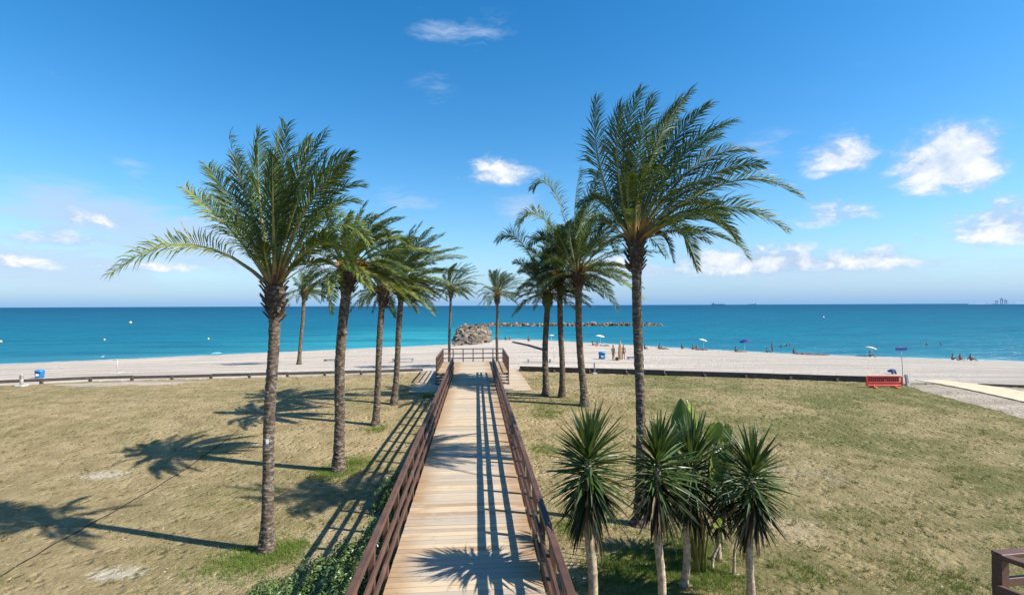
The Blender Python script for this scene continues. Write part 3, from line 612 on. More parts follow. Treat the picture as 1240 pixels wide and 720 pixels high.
# ------------------------------------------------------------------ yuccas
def sword_mesh(ln, w, droop, m, name='leaf'):
    V, Fc = [], []; K = 5
    for i in range(K):
        s = i / (K - 1); x = ln * s * (1 - .12 * droop * s); z = -droop * ln * s * s * .35; ww = w * (.55 + .9 * s if s < .45 else (1 - s) / .55 * .955) + .0015
        V += [(x, ww, z + ww * .45), (x, 0, z), (x, -ww, z + ww * .45)]
    for i in range(K - 1):
        a = i * 3; Fc += [(a, a + 1, a + 4, a + 3), (a + 1, a + 2, a + 5, a + 4)]
    return mesh(name, V, Fc, (m,))
YL = [sword_mesh(1.0, .032, d, MAT['yucca']) for d in (0, .15, .35, .6)]
YD = [sword_mesh(1.0, .034, d, MAT['yucca_dark']) for d in (.1, .4)]
YB = [sword_mesh(1.0, .03, d, MAT['yucca_dead']) for d in (.2, .7)]
def yucca(label, c_px, dep, foot, rad_px, skirt_px, nleaf, seed, trunk_px=8, lean=()):
    """foot = (x,y) on the ground; crown centre at pixel c_px and depth dep"""
    r_ = random.Random(seed); c = at_depth(*c_px, dep); g = Vector((foot[0], foot[1], hz(*foot))); k = dep / F_PX
    t = thing('yucca', label, 'yucca', g, 0, 'yuccas beside the boardwalk'); lc = c - g; tr = trunk_px * k / 2
    n = 54; pts = [Vector((0, 0, -.15)).lerp(lc - Vector((0, 0, (.38 * rad_px) * k)), i / n) + Vector((math.sin(i * .13 + seed), math.cos(i * .1 + seed), 0)) * .05 * math.sin(math.pi * i / n) for i in range(n + 1)]
    V, Fc = tube(pts, [tr * (1.3 - .35 * min(1, i / 14)) * (1 + r_.uniform(-.07, .07) + .06 * (i % 2)) for i in range(n + 1)], 14)
    obj('trunk', mesh('trunk', V, Fc, (MAT['yucca_trunk'],), True), t)
    Rm, S = rad_px * k, skirt_px * k
    for i in range(nleaf):
        q = i / nleaf; a = i * 2.39996 + r_.uniform(-.3, .3)
        e = R(84 - 152 * q ** (.8 + .05 * (seed % 4)) + r_.uniform(-10, 10)); low = q > .55
        z0 = .02 * Rm - (q ** 1.25) * S * .62
        ln = Rm * r_.uniform(.7, 1.12) * (1 if not low else .98) * (1 + .13 * math.cos(a - seed))
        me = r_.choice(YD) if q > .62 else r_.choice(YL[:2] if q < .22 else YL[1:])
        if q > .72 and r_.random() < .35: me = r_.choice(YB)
        D = Vector((math.cos(a) * math.cos(e), math.sin(a) * math.cos(e), math.sin(e)))
        o = obj('leaf', me, t); X = D; Yv = Vector((-math.sin(a), math.cos(a), 0)); Z = X.cross(Yv).normalized()
        roll = r_.uniform(-.5, .5); Yv, Z = Yv * math.cos(roll) + Z * math.sin(roll), Z * math.cos(roll) - Yv * math.sin(roll)
        p = lc + Vector((0, 0, z0)) + Vector((math.cos(a), math.sin(a), 0)) * tr * .8 * min(1, .15 + q * 2); ws = ln ** .4 * 1.02
        o.matrix_local = Matrix(((X.x * ln, Yv.x * ws, Z.x * ws, p.x), (X.y * ln, Yv.y * ws, Z.y * ws, p.y), (X.z * ln, Yv.z * ws, Z.z * ws, p.z), (0, 0, 0, 1)))
    return t
def foot_of(px, dep):                                 # ground point under a view column at a distance
    p = at_depth(px, 600, dep); return (p.x, p.y)
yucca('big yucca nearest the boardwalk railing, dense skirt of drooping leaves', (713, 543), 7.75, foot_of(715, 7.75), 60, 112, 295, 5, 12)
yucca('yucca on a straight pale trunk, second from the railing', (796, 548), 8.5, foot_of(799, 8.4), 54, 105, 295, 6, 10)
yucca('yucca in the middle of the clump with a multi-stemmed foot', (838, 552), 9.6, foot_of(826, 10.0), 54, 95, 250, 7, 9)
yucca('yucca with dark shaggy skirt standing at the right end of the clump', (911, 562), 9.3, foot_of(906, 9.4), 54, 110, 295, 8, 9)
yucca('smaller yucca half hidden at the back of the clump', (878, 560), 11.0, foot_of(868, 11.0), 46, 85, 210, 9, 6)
g0 = ground(888, 690); k9 = depth_of(g0)
for i, (a, b, lab) in enumerate((((886, 694), (900, 608), 'bare leaning yucca stem with a small leaf tuft, right of the clump'), ((862, 688), (872, 628), 'young yucca with bright leaves low behind the clump'))):
    g = ground(*a); dp = depth_of(g); c = at_depth(*b, dp)
    yucca(lab, b, dp, (g.x, g.y), 26 if i else 18, 20, 46, 40 + i, 3.5)

# ------------------------------------------------------------------ paddle-leaved plant among the yuccas
g = ground(846, 692); dp = depth_of(g); kp = dp / F_PX
pl = thing('paddle_leaf_plant', 'tall plant with broad paddle leaves rising among the yuccas', 'plant', g)
def paddle(p0, p1, tip, w, m, seed, nrm):
    r_ = random.Random(seed); K = 12; V, Fc = [], []; st = [p0 * (1 - s) ** 2 + p1 * 2 * s * (1 - s) + (p1 * .55 + tip * .45) * s * s for s in (0, .25, .5, .75, 1)]
    stalk = tube_mesh('leaf_stalk', st, [.03, .027, .022, .018, .014], MAT['rachis'], 6)
    a = st[-1]; d = tip - a
    for i in range(K + 1):
        s = i / K; c = a + d * s + nrm * (-.12 * d.length * s * s); t = d.normalized(); sd = t.cross(nrm).normalized()
        ww = w * .9 * math.sin(math.pi * (s ** .8 * .96 + .04)) ** .85
        rip = .02 * math.sin(i * 2.1 + seed)
        V += [c + sd * ww + nrm * (ww * .38 + rip), c + sd * ww * .5 + nrm * ww * .14, c, c - sd * ww * .5 + nrm * ww * .14, c - sd * ww + nrm * (ww * .38 - rip)]
    for i in range(K):
        for j in range(4): q = i * 5 + j; Fc.append((q, q + 1, q + 6, q + 5))
    return stalk, mesh('leaf', V, Fc, (m,), True)
def pp(px, py, dz): return at_depth(px, py, dp + dz) - g
for i, (tip, mid, w, m, dz, nr) in enumerate([((823, 482), (836, 585), 15, 'paddle', -.2, (-.5, -.9, .1)), ((838, 484), (842, 580), 13, 'paddle_y', .0, (.6, -.8, .1)), ((872, 508), (850, 560), 16, 'paddle_y', -.5, (.2, -.7, .7)),
        ((888, 520), (858, 540), 15, 'paddle_y', -.8, (.1, -.6, .8)), ((864, 592), (862, 520), 15, 'paddle_y', -1.3, (.6, -.8, .2)), ((832, 640), (822, 540), 17, 'paddle', -.6, (-.3, -.95, .1)), ((806, 530), (826, 570), 13, 'paddle', .4, (-.5, -.6, .6)),
        ((874, 636), (856, 632), 12, 'paddle_y', -.4, (.2, -.5, .8)), ((880, 540), (856, 560), 13, 'paddle', .6, (.3, -.5, .8))]):
    tp = pp(*tip, dz); st_, lf = paddle(Vector((random.uniform(-.1, .1), random.uniform(-.1, .1), 0)), pp(*mid, dz * .5), tp, w * kp, MAT[m], i, Vector(nr).normalized())
    o = obj('leaf', lf, pl); obj('leaf_stalk', st_, o)

# ------------------------------------------------------------------ shrubs beside the boardwalk
def shrub(label, lumps, nleaf, seed, size=.045):
    r_ = np.random.default_rng(seed); base = Vector(lumps[0][:2] + (hz(*lumps[0][:2]),)); t = thing('shrub', label, 'shrub', base, 0, 'shrubs under the left railing')
    V, Fc = [], []; tot = sum(l[3] * l[4] for l in lumps)
    for (x, y_, zc, r, rz) in lumps:
        n = int(nleaf * r * rz / tot); u = r_.normal(size=(n, 3)); u /= np.linalg.norm(u, axis=1)[:, None]; u[:, 2] = np.abs(u[:, 2]) * 1.0 - .25
        rad_ = (r_.random(n) ** .35) * (1 + .22 * np.sin(u[:, 0] * 7 + seed) * np.cos(u[:, 1] * 6))
        P = u * rad_[:, None] * np.array((r, r, rz * 1.3)) + np.array((x, y_, hz(x, y_) + zc)) - np.array(base)
        for p, n_ in zip(P, u):
            n2 = n_ + r_.normal(0, .55, 3) + np.array((0, 0, .5)); n2 /= np.linalg.norm(n2); a = np.cross(n2, r_.normal(size=3)); a /= np.linalg.norm(a); b = np.cross(n2, a); s = size * r_.uniform(.6, 1.25); k = len(V)
            V += [p - a * s, p + b * s * .42 + n2 * s * .1, p + a * s, p - b * s * .42 + n2 * s * .1]; Fc.append((k, k + 1, k + 2, k + 3))
    tag(obj('foliage', mesh('foliage', V, Fc, (MAT['shrub'],)), t), kind='stuff')
    for (x, y_, zc, r, rz) in lumps:
        for j in range(5):
            a = r_.uniform(0, 6.28); p = Vector((x, y_, hz(x, y_))) - base
            obj('stem', tube_mesh('stem', [p + Vector((0, 0, -.05)), p + Vector((math.cos(a) * r * .4, math.sin(a) * r * .4, rz * .5)), p + Vector((math.cos(a) * r * .75, math.sin(a) * r * .75, rz * .85))], [.018, .013, .006], MAT['twig'], 5), t)
shrub('wide glossy-leaved shrub spreading along the foot of the left railing', [(-2.05, 10.0, .15, .5, .78), (-2.6, 9.9, .12, .5, .62), (-3.15, 9.7, .08, .5, .45), (-3.75, 9.55, .05, .5, .32), (-2.05, 10.8, .12, .42, .6), (-2.45, 9.3, .15, .6, .8), (-3.2, 9.1, .1, .6, .6), (-4.1, 9.2, .05, .55, .35), (-2.0, 11.4, .05, .25, .35), (-2.9, 10.3, .06, .35, .3), (-2.3, 8.4, .15, .7, .8), (-3.5, 8.3, .1, .7, .6), (-2.15, 11.1, .2, .5, .8), (-2.65, 10.6, .15, .5, .65), (-3.25, 10.3, .1, .5, .45), (-3.9, 9.9, .05, .5, .35)], 30000, 3)
shrub('small rounded shrub half way along the left railing', [(-2.35, 14.2, .12, .5, .7), (-2.2, 15.0, .1, .4, .6), (-2.1, 13.5, .08, .35, .5), (-2.15, 15.7, .08, .3, .4)], 7000, 4, .05)

# ------------------------------------------------------------------ grass
def blades(name, label, P, hgt, wid, m, lean=.5, per=1):
    n = len(P); a = rng.uniform(0, 2 * math.pi, n); h = hgt * rng.uniform(.5, 1.3, n); l = rng.normal(0, lean, (n, 2)) * h[:, None]
    s = np.stack([np.cos(a), np.sin(a), np.zeros(n)], 1) * (wid * rng.uniform(.6, 1.2, n))[:, None]
    V = np.empty((n, 3, 3)); V[:, 0] = P - s; V[:, 1] = P + s; V[:, 2] = P + np.stack([l[:, 0], l[:, 1], h], 1)
    V = V.reshape(-1, 3); me = bpy.data.meshes.new(name); me.vertices.add(3 * n); me.vertices.foreach_set('co', V.ravel())
    me.loops.add(3 * n); me.loops.foreach_set('vertex_index', np.arange(3 * n, dtype=np.int32)); me.polygons.add(n); me.polygons.foreach_set('loop_start', np.arange(0, 3 * n, 3, dtype=np.int32))
    me.update(calc_edges=True); me.validate(); me.materials.append(m); return tag(obj(name, me), label, {'lawn_weeds': 'weeds', 'leaf_litter': 'leaf litter'}.get(name, 'grass'), None, 'stuff')
def tufts(n, per, spread, region):
    c = region(n); P = np.repeat(c, per, 0) + rng.normal(0, spread, (n * per, 2)); return np.column_stack([P, height(P[:, 0], P[:, 1]) - .005])
def lawn_region(n):
    o = []
    while sum(map(len, o)) < n:
        y = 8.5 + 26 * rng.random(n) ** 1.5; x = rng.uniform(-1.0, 1.0, n) * (y * 1.05 + 3) + y * .07
        k = (y < kerb_y(x) - .3) & ~((x > XL - .1) & (x < XR + .1)) & ((np.sin(x * 1.7 + 3 * np.sin(y * .6)) + np.sin(y * 2.1 + 2 * np.sin(x * .8)) + rng.normal(0, .8, n)) > -.2)
        o.append(np.column_stack([x[k], y[k]]))
    return np.concatenate(o)[:n]
blades('dry_grass', 'sparse straw coloured grass over the lawn', tufts(15000, 6, .05, lawn_region), .045, .006, MAT['grass_d'], .8)
def green_region(n):
    o = []
    while sum(map(len, o)) < n:
        q = lawn_region(n); x, y = q.T; f = np.sin(x * .55 + 1.3) * np.cos(y * .6 + .4) + .5 * np.sin(x * 1.3 - y * .9) + .35 * (x > 3)
        o.append(q[f > .55])
    return np.concatenate(o)[:n]
blades('green_grass', 'short green grass in patches on the lawn', tufts(5200, 9, .06, green_region), .05, .005, MAT['grass_g'], .8)
def clump_region(n):
    q = lawn_region(n * 3); f = np.where(q[:, 0] > 1, .9, .35); return q[rng.random(len(q)) < f][:n]
blades('lawn_weeds', 'low dark olive weed clumps dotted over the lawn', tufts(1500, 16, .045, clump_region), .07, .008, MAT['weed'], .7)
blades('leaf_litter', 'scattered pale dry leaf bits on the lawn', tufts(2600, 1, .02, lawn_region), .02, .03, MAT['litter'], 3.0)
SPOTS = [(ground(300, 680), .9, 700), (ground(345, 665), .5, 500), (ground(405, 572), .75, 600), (ground(430, 560), .6, 380), (ground(830, 665), 1.0, 800), (ground(790, 690), 1.0, 800), (ground(860, 700), .8, 500), (ground(745, 690), .9, 600), (ground(715, 620), .7, 500), (ground(665, 500), .9, 300), (ground(660, 545), .8, 220),
         (ground(520, 480), .5, 200), (ground(455, 520), .5, 160), (ground(975, 695), .6, 120), (ground(1130, 700), 1.2, 260), (ground(700, 640), .6, 300)]
PT = []
for (p, r, n) in SPOTS:
    q = rng.normal(0, r * .5, (n, 2)) + np.array((p.x, p.y)); q = q[(q[:, 0] < XL - .15) | (q[:, 0] > XR + .15)]; q = np.repeat(q, 7, 0) + rng.normal(0, .04, (len(q) * 7, 2)); PT.append(np.column_stack([q, height(q[:, 0], q[:, 1]) - .005]))
blades('green_grass', 'bright green grass ringing the palm and yucca feet', np.concatenate(PT), .08, .0065, MAT['grass_g'], .5)

# ------------------------------------------------------------------ edge between lawn and beach
def edging(label, x0, x1, hgt, gapz, seg=2.4):
    t = thing('timber_edging', label, 'edging', (x0, float(kerb_y(x0)), hz(x0, float(kerb_y(x0)) - .2)), 0, 'timber edgings between lawn and beach'); base = t.location; x = x0; pm = box_mesh('post', .16, .14, hgt * .8 + .3, MAT['kerb'], .01, (0, 0, hgt * .4 - .17))
    while x < x1 - .1:
        xe = min(x + seg, x1); a, b = Vector((x, float(kerb_y(x)), 0)), Vector((xe, float(kerb_y(xe)), 0)); z0, z1 = hz(a.x, a.y - .05), hz(b.x, b.y - .05); j = random.uniform(-.02, .02)
        obj('sleeper', beam_mesh('sleeper', Vector((a.x + .01, a.y, z0 + hgt - .09 + j)) - base, Vector((b.x - .01, b.y, z1 + hgt - .09 + j)) - base, .16, .18 if gapz else hgt + .1, MAT['kerb'], .012), t)
        o = obj('post', pm, t); o.location = Vector((a.x, a.y - .13, z0)) - base; x = xe
edging('dark timber edging on short posts along the left beach', -44.0, -3.8, .30, True)
edging('solid dark timber edging along the right beach as far as the red barrier', 3.2, 25.6, .26, False)
edging('low timber edging half sunk in sand at far right', 29.5, 48.0, .10, False)
# slatted walkway laid on the sand along the edging
def slat_walk(label, x0, x1):
    t = thing('slatted_beach_walk', label, 'walkway', (x0, float(kerb_y(x0)) + 1.1, .7), 0, 'slatted walks on the sand'); V, Fc = [], []; x = x0
    cube = [(-1, -1, -1), (1, -1, -1), (1, 1, -1), (-1, 1, -1), (-1, -1, 1), (1, -1, 1), (1, 1, 1), (-1, 1, 1)]; cf = [(0, 3, 2, 1), (4, 5, 6, 7), (0, 1, 5, 4), (1, 2, 6, 5), (2, 3, 7, 6), (3, 0, 4, 7)]
    while x < x1:
        yk = float(kerb_y(x)); k = len(V); dy = float(kerb_y(x + .1)) - yk
        for (a, b, c) in cube:
            yy = yk + 3.2 + b * .9 + a * .09 * dy * 10 * .5; V.append((x + a * .09 - x0 - b * dy * 4, yy - t.location.y, hz(x, yk + 3.2 + b * .9) + .035 + c * .035 - .7))
        Fc += [tuple(q + k for q in f) for f in cf]; x += .32
    tag(obj('slats', mesh('slats', V, Fc, (MAT['palewood'],)), t), kind='stuff')
slat_walk('pale slatted walk on the sand behind the left landing', -12.0, -4.2); slat_walk('long pale slatted walk on the sand along the right edging', 3.8, 22.0)
# loose sand spilling over the lawn at the right, with its beach mat
def sheet(name, label, px, zo, m, sub=14, kind='structure', cat=None):
    P = [ground(*p) for p in px]; bm = bmesh.new(); vs_ = [bm.verts.new((p.x, p.y, 0)) for p in P]; bm.faces.new(vs_); bmesh.ops.triangulate(bm, faces=bm.faces[:])
    for _ in range(3): bmesh.ops.subdivide_edges(bm, edges=bm.edges[:], cuts=1, use_grid_fill=True)
    bnd = {v for e in bm.edges if e.is_boundary for v in e.verts}
    for v in bm.verts:
        if v in bnd: v.co.x += random.uniform(-.12, .12); v.co.y += random.uniform(-.15, .15)
        v.co.z = hz(v.co.x, min(v.co.y, float(kerb_y(v.co.x)) - .01)) + (zo if v not in bnd else .004)
    me = bpy.data.meshes.new(name); bm.normal_update(); bm.to_mesh(me); bm.free()
    for f in me.polygons:
        if f.normal.z < 0: f.flip()
    return tag(obj(name, me, None, m), label, cat, None, kind)
MAT['sand_g'] = m_sand('footprinted_sand', (.92, .88, .82))
sheet('sand_patch', 'footprinted sand spilling over the lawn at right', [(1098, 467), (1125, 475), (1165, 486), (1205, 496), (1262, 512), (1300, 505), (1290, 476), (1240, 470), (1150, 465.5)], .03, MAT['sand_g'])
def blob(label, px, rx, ry, seed):
    c = ground(*px); r_ = random.Random(seed); V, Fc = [(0, 0, .03)], []; n = 64; ph = [r_.uniform(0, 6.28) for _ in range(5)]
    for j, fr in enumerate((.45, .8, 1.0)):
        for i in range(n):
            a = 2 * math.pi * i / n; w = 1 + .22 * math.sin(2 * a + ph[0]) + .14 * math.sin(5 * a + ph[1]) + .10 * math.sin(9 * a + ph[2]) + .08 * math.sin(17 * a + ph[3]) + r_.uniform(-.08, .08)
            x, y = rx * fr * w * math.cos(a), ry * fr * w * math.sin(a); V.append((x, y, hz(c.x + x, min(c.y + y, float(kerb_y(c.x + x)) - .05)) - c.z + (.028, .018, -.004)[j]))
    for i in range(n): Fc.append((0, 1 + i, 1 + (i + 1) % n))
    for j in range(2):
        for i in range(n): a, b = 1 + j * n + i, 1 + j * n + (i + 1) % n; Fc.append((a, a + n, b + n, b))
    o = obj('sand_patch', mesh('sand_patch', V, Fc, (MAT['sand'],), True)); o.location = c; tag(o, label, None, None, 'structure')
blob('bare sand patch in the lawn beside the left edging', (155, 464.5), 3.4, .9, 1)
a, b, c_, d_ = ground(1108, 463.6), ground(1142, 463.8), ground(1300, 486), ground(1300, 502)
mt = thing('beach_mat', 'straight beige roll-out beach mat crossing the sand at right', 'mat', a); V, Fc = [], []; n = 40
for i in range(n + 1):
    for (p, q) in ((a, d_), (b, c_)):
        w_ = p.lerp(q, i / n); V.append((w_.x - a.x, w_.y - a.y, hz(w_.x, min(w_.y, float(kerb_y(w_.x)) - .01)) + .055 - a.z + .006 * math.sin(i * 1.7)))
for i in range(n): k = 2 * i; Fc.append((k, k + 1, k + 3, k + 2))
me = mesh('mat_sheet', V, Fc, (MAT['mat'],)); o = obj('mat_sheet', me, mt); so = o.modifiers.new('thick', 'SOLIDIFY'); so.thickness = .03; so.offset = -1

# ------------------------------------------------------------------ hose across the lawn
def ground_line(name, label, px, r, m, n=60, cat='hose'):
    P = [ground(*p) for p in px]; pts = []
    for i in range(n + 1):
        s = i / n * (len(P) - 1); j = min(int(s), len(P) - 2); q = P[j].lerp(P[j + 1], s - j); q = q + Vector((math.sin(i * .7) * .02, math.cos(i * .9) * .02, 0)); pts.append(Vector((q.x, q.y, hz(q.x, q.y) + r * .8)))
    b0 = pts[0].copy(); o = obj(name, tube_mesh(name, [p - b0 for p in pts], r, m, 6)); o.location = b0; return tag(o, label, cat)
ground_line('hose', 'thin dark hose running straight across the left lawn', [(-10, 704), (60, 662), (140, 618), (215, 574), (290, 520)], .014, MAT['black'])
ground_line('pipe', 'black pipe lying on the sand right of the groyne', [(621, 414.5), (640, 418.5), (660, 424.5)], .14, MAT['black'], 20, 'pipe')

# ------------------------------------------------------------------ small things on lawn and beach
def K(p): return depth_of(p) / F_PX                  # metres per photograph pixel at a point
def bin_(label, px, h_px, open_flap=True):
    g = ground(*px); k = K(g); h = h_px * k; t = thing('litter_bin', label, 'bin', g, random.uniform(-.3, .3), 'blue litter bins')
    V, Fc = lathe([(h * .40, 0), (h * .42, .02 * h), (h * .47, h * .75), (h * .49, h * .78), (h * .49, h * .82)], 16); b = obj('body', mesh('body', V, Fc, (MAT['blue'],), True), t)
    V, Fc = lathe([(h * .50, h * .82), (h * .50, h * .86), (h * .40, h * .96), (h * .12, h * 1.0)], 16); obj('lid', mesh('lid', V, Fc, (MAT['blue'],), True), t)
    obj('opening', box_mesh('opening', h * .5, .02, h * .12, MAT['black'], 0, (h * .1, -h * .475, h * .70)), t); obj('badge', box_mesh('badge', h * .3, .012, h * .26, MAT['white'], 0, (0, -h * .452, h * .40)), t)
bin_('blue litter bin on the left sand just beyond the timber edging', (48, 457.3), 10); bin_('blue litter bin on the right sand left of the closed parasol', (729, 434.4), 9)
def bollard(label, px, top, w_px, m, louvre=True):
    g = ground(*px); k = K(g); h = (px[1] - top) * k; w = w_px * k; t = thing('bollard', label, 'bollard', g, 0, 'bollards at the edge of the lawn')
    obj('foot', box_mesh('foot', w * 2.6, w * 2.6, .1, MAT['concrete'], .02, (0, 0, .04)), t)
    V, Fc = lathe([(w / 2, .08), (w / 2, h * .62), (w * .5, h * .99), (w * .42, h)], 12); obj('shaft', mesh('shaft', V, Fc, (m,), True), t)
    if louvre:
        for i in range(4): V, Fc = lathe([(w * .56, h * (.66 + .085 * i)), (w * .62, h * (.675 + .085 * i)), (w * .52, h * (.70 + .085 * i))], 12); obj('louvre', mesh('louvre', V, Fc, (MAT['kerb'],), True), t)
bollard('pale louvred bollard on the lawn near the left edging', (26, 467.5), 453.5, 3.6, MAT['concrete']); bollard('slim grey bollard with concrete foot beside the right row of palms', (720, 452.6), 438.5, 2.0, MAT['grey'], False)
g = ground(1099, 466.5); k = K(g); t = thing('marker_post', 'leaning grey board post at the head of the beach mat', 'post', g)
me = box_mesh('board', 3.2 * k, .10, 14 * k, MAT['grey'], .01, (0, 0, 6.6 * k)); me.transform(Matrix.Rotation(R(-8), 4, 'Y')); obj('board', me, t); obj('foot', box_mesh('foot', 4.4 * k, .22, .08, MAT['concrete'], .01, (0, 0, .03)), t)
# red barrier
g = ground(1071, 469.3); k = K(g); W_, H_ = 44 * k, 14.5 * k
t = thing('plastic_barrier', 'red plastic crowd barrier standing in front of the timber edging', 'barrier', g, R(-6))
fr = [(-W_ / 2 + .05, 0, H_ * .56, .10, .06, H_ * .80), (W_ / 2 - .05, 0, H_ * .56, .10, .06, H_ * .80), (0, 0, H_ * .955, W_ - .2, .06, .09), (0, 0, H_ * .19, W_ - .2, .06, .09)]
obj('frame', boxes_mesh('frame', fr, MAT['red'], .012), t); obj('panel', box_mesh('panel', W_ - .2, .035, H_ * .27, MAT['red'], .005, (0, 0, H_ * .36)), t)
bm_ = box_mesh('bar', .035, .03, H_ * .46, MAT['red'], .004)
for i in range(17): o = obj('bar', bm_, t); o.location = (-W_ / 2 + .16 + i * (W_ - .32) / 16, 0, H_ * .70)
for sx in (-.28, .30): obj('foot', boxes_mesh('foot', [(W_ * sx, 0, .03, .16, .55, .05), (W_ * sx, 0, H_ * .10, .07, .10, H_ * .13)], MAT['orange'], .008), t)
# sign on thin pole
g = ground(1093, 456); k = K(g); h = (456 - 420) * k; t = thing('beach_sign', 'dark blue sign board on a thin leaning pole behind the red barrier', 'sign', g)
obj('pole', tube_mesh('pole', [(0, 0, -.2), (-.02, 0, h * .5), (-.12, 0, h)], .022, MAT['grey'], 6), t); obj('board', box_mesh('board', 15 * k, .03, 3.6 * k, MAT['navy'], .01, (-.1, -.04, h * .94)), t)
g = ground(1080, 452.3); k = K(g); t = thing('beach_wagon', 'small blue folded beach cart behind the red barrier', 'cart', g)
obj('tub', boxes_mesh('tub', [(0, 0, 3.2 * k, 6.5 * k, .4, 2.6 * k), (1.2 * k, 0, 4.8 * k, 4 * k, .35, 1.2 * k)], MAT['navy'], .03), t)
for sx in (-2, 2): V, Fc = lathe([(1.1 * k, -.04), (1.1 * k, .04)], 12); me = mesh('wheel', V, Fc, (MAT['black'],)); me.transform(Matrix.Translation((sx * k, -.2, 1.1 * k)) @ Matrix.Rotation(R(90), 4, 'X')); obj('wheel', me, t)
# benches
def bench(label, px, w_px, h_px, rz=0.0, m='concrete', arm=1):
    g = ground(*px); k = K(g); w, h = w_px * k, h_px * k; t = thing('bench', label, 'bench', g, rz, 'low benches on the sand')
    for j in range(3): obj('seat_slat', box_mesh('seat_slat', w, .16, .06, MAT[m], .008, (0, -.18 + j * .18, h * .95)), t)
    for sx in (-.44, .44): obj('leg', box_mesh('leg', .12, .5, h * .93, MAT['grey'], .01, (w * sx, 0, h * .46)), t)
bench('low dark bench on the sand left of the second palm', (404, 437), 22, 2.0, .05, 'beam'); bench('pale bench on the sand seen between the left palms and the platform', (488, 438), 26, 4.2, 0, 'grey'); bench('pale blue-grey bench on the sand right of the platform', (653, 438.5), 30, 4.6, 0, 'concrete')
# beach showers
def shower(label, px, top, rz=0):
    g = ground(*px); k = K(g); h = (px[1] - top) * k; t = thing('beach_shower', label, 'shower', g, rz, 'white beach showers')
    obj('column', tube_mesh('column', [(0, 0, 0), (0, 0, h)], .03, MAT['concrete'], 10), t); obj('arm', tube_mesh('arm', [(-.3, 0, h * .93), (0, 0, h * .98), (.3, 0, h * .93)], .02, MAT['concrete'], 6), t)
    obj('tray', box_mesh('tray', .7, .7, .05, MAT['palewood'], .02, (0, 0, .03)), t)
shower('white shower column on the left sand', (142, 451.5), 435); shower('slim white shower column between two right palms', (671, 436), 420)
# parasols
def parasol(label, px_top, ground_px, w_px, m, tilt=0.0, tdir=0.0, flat=.26):
    g = ground(*ground_px); k = K(g); h = (ground_px[1] - px_top) * k; r = w_px * k / 2; t = thing('parasol', label, 'parasol', g, 0, 'open parasols on the beach')
    obj('pole', tube_mesh('pole', [(0, 0, -.3), (0, 0, h - .03)], .022, MAT['white'], 6), t); V, Fc = [(0, 0, 0)], []; n = 16
    for j, (rr, zz) in enumerate(((.35, -.05), (.7, -.16), (1, -.33))):
        for i in range(n): a = 2 * math.pi * i / n; q = 1 if i % 2 == 0 else .94; V.append((r * rr * q * math.cos(a), r * rr * q * math.sin(a), r * zz * flat / .3 * (1.0 if i % 2 == 0 else .9)))
    for i in range(n): Fc.append((0, 1 + i, 1 + (i + 1) % n))
    for j in range(2):
        for i in range(n): a = 1 + j * n + i; b = 1 + j * n + (i + 1) % n; Fc.append((a, a + n, b + n, b))
    me = mesh('canopy', V, Fc, (m,), False); me.transform(Matrix.Translation((0, 0, h)) @ Matrix.Rotation(tdir, 4, 'Z') @ Matrix.Rotation(tilt, 4, 'Y')); obj('canopy', me, t)
parasol('pale green and white parasol above sunbathers near the waterline', 405.5, (727, 418), 11.5, MAT['canvas_w'], .15); parasol('white parasol tilted by the shore right of the tallest palm', 410.5, (852, 423), 11, MAT['canvas_w'], .3); parasol('dark blue parasol at the waterline', 410.8, (902, 426), 13.5, MAT['navy'], -.2, 0, .36)
parasol('small white parasol seen between two right palms', 405, (668, 413.5), 6.5, MAT['canvas_w']); parasol('pale striped parasol over a seated bather above the red barrier', 420, (1056, 431.5), 14, MAT['canvas_w'], .35); parasol('low light blue parasol at the left waterline', 426.2, (262, 430.3), 12, MAT['canvas_lb'], 0, 0, .2)
g = ground(751, 436.2); k = K(g); h = 24.5 * k; t = thing('closed_parasol', 'tall closed tan parasol standing beside two bathers', 'parasol', g)
obj('pole', tube_mesh('pole', [(0, 0, -.2), (0, 0, h * .98)], .03, MAT['tan'], 6), t); V, Fc = [], []
for j, (rr, zz) in enumerate(((.085, .06), (.10, .2), (.10, .45), (.075, .7), (.035, .92), (.008, 1))):
    for i in range(16): a = 2 * math.pi * i / 16; q = rr * h * (1 if i % 2 else .72); V.append((q * math.cos(a), q * math.sin(a), zz * h))
for j in range(5):
    for i in range(16): Fc.append((j * 16 + i, j * 16 + (i + 1) % 16, j * 16 + 16 + (i + 1) % 16, j * 16 + 16 + i))
obj('canopy', mesh('canopy', V, Fc, (MAT['tan'],)), t)
g = ground(766, 435); k = K(g); t = thing('sunbed', 'low dark blue sunbed right of the closed parasol', 'sunbed', g)
obj('mattress', boxes_mesh('mattress', [(0, 0, 2.6 * k, 13 * k, .6, .9 * k), (4.5 * k, 0, 3.6 * k, 4 * k, .6, .8 * k)], MAT['navy'], .03), t)
for sx in (-5, 5): obj('leg', box_mesh('leg', .06, .5, 2.4 * k, MAT['white'], .005, (sx * k, 0, 1.2 * k)), t)
g = ground(747, 436); k = K(g); t = thing('beach_bag', 'reddish beach bag on the sand beside the closed parasol', 'bag', g)
obj('body', box_mesh('body', 3.4 * k, .35, 3.4 * k, MAT['cloth_r'], .06, (0, 0, 1.7 * k)), t); obj('handle', tube_mesh('handle', [(-.7 * k, 0, 3.3 * k), (-.4 * k, 0, 4.6 * k), (.4 * k, 0, 4.6 * k), (.7 * k, 0, 3.3 * k)], .02, MAT['cloth_r'], 5), t)

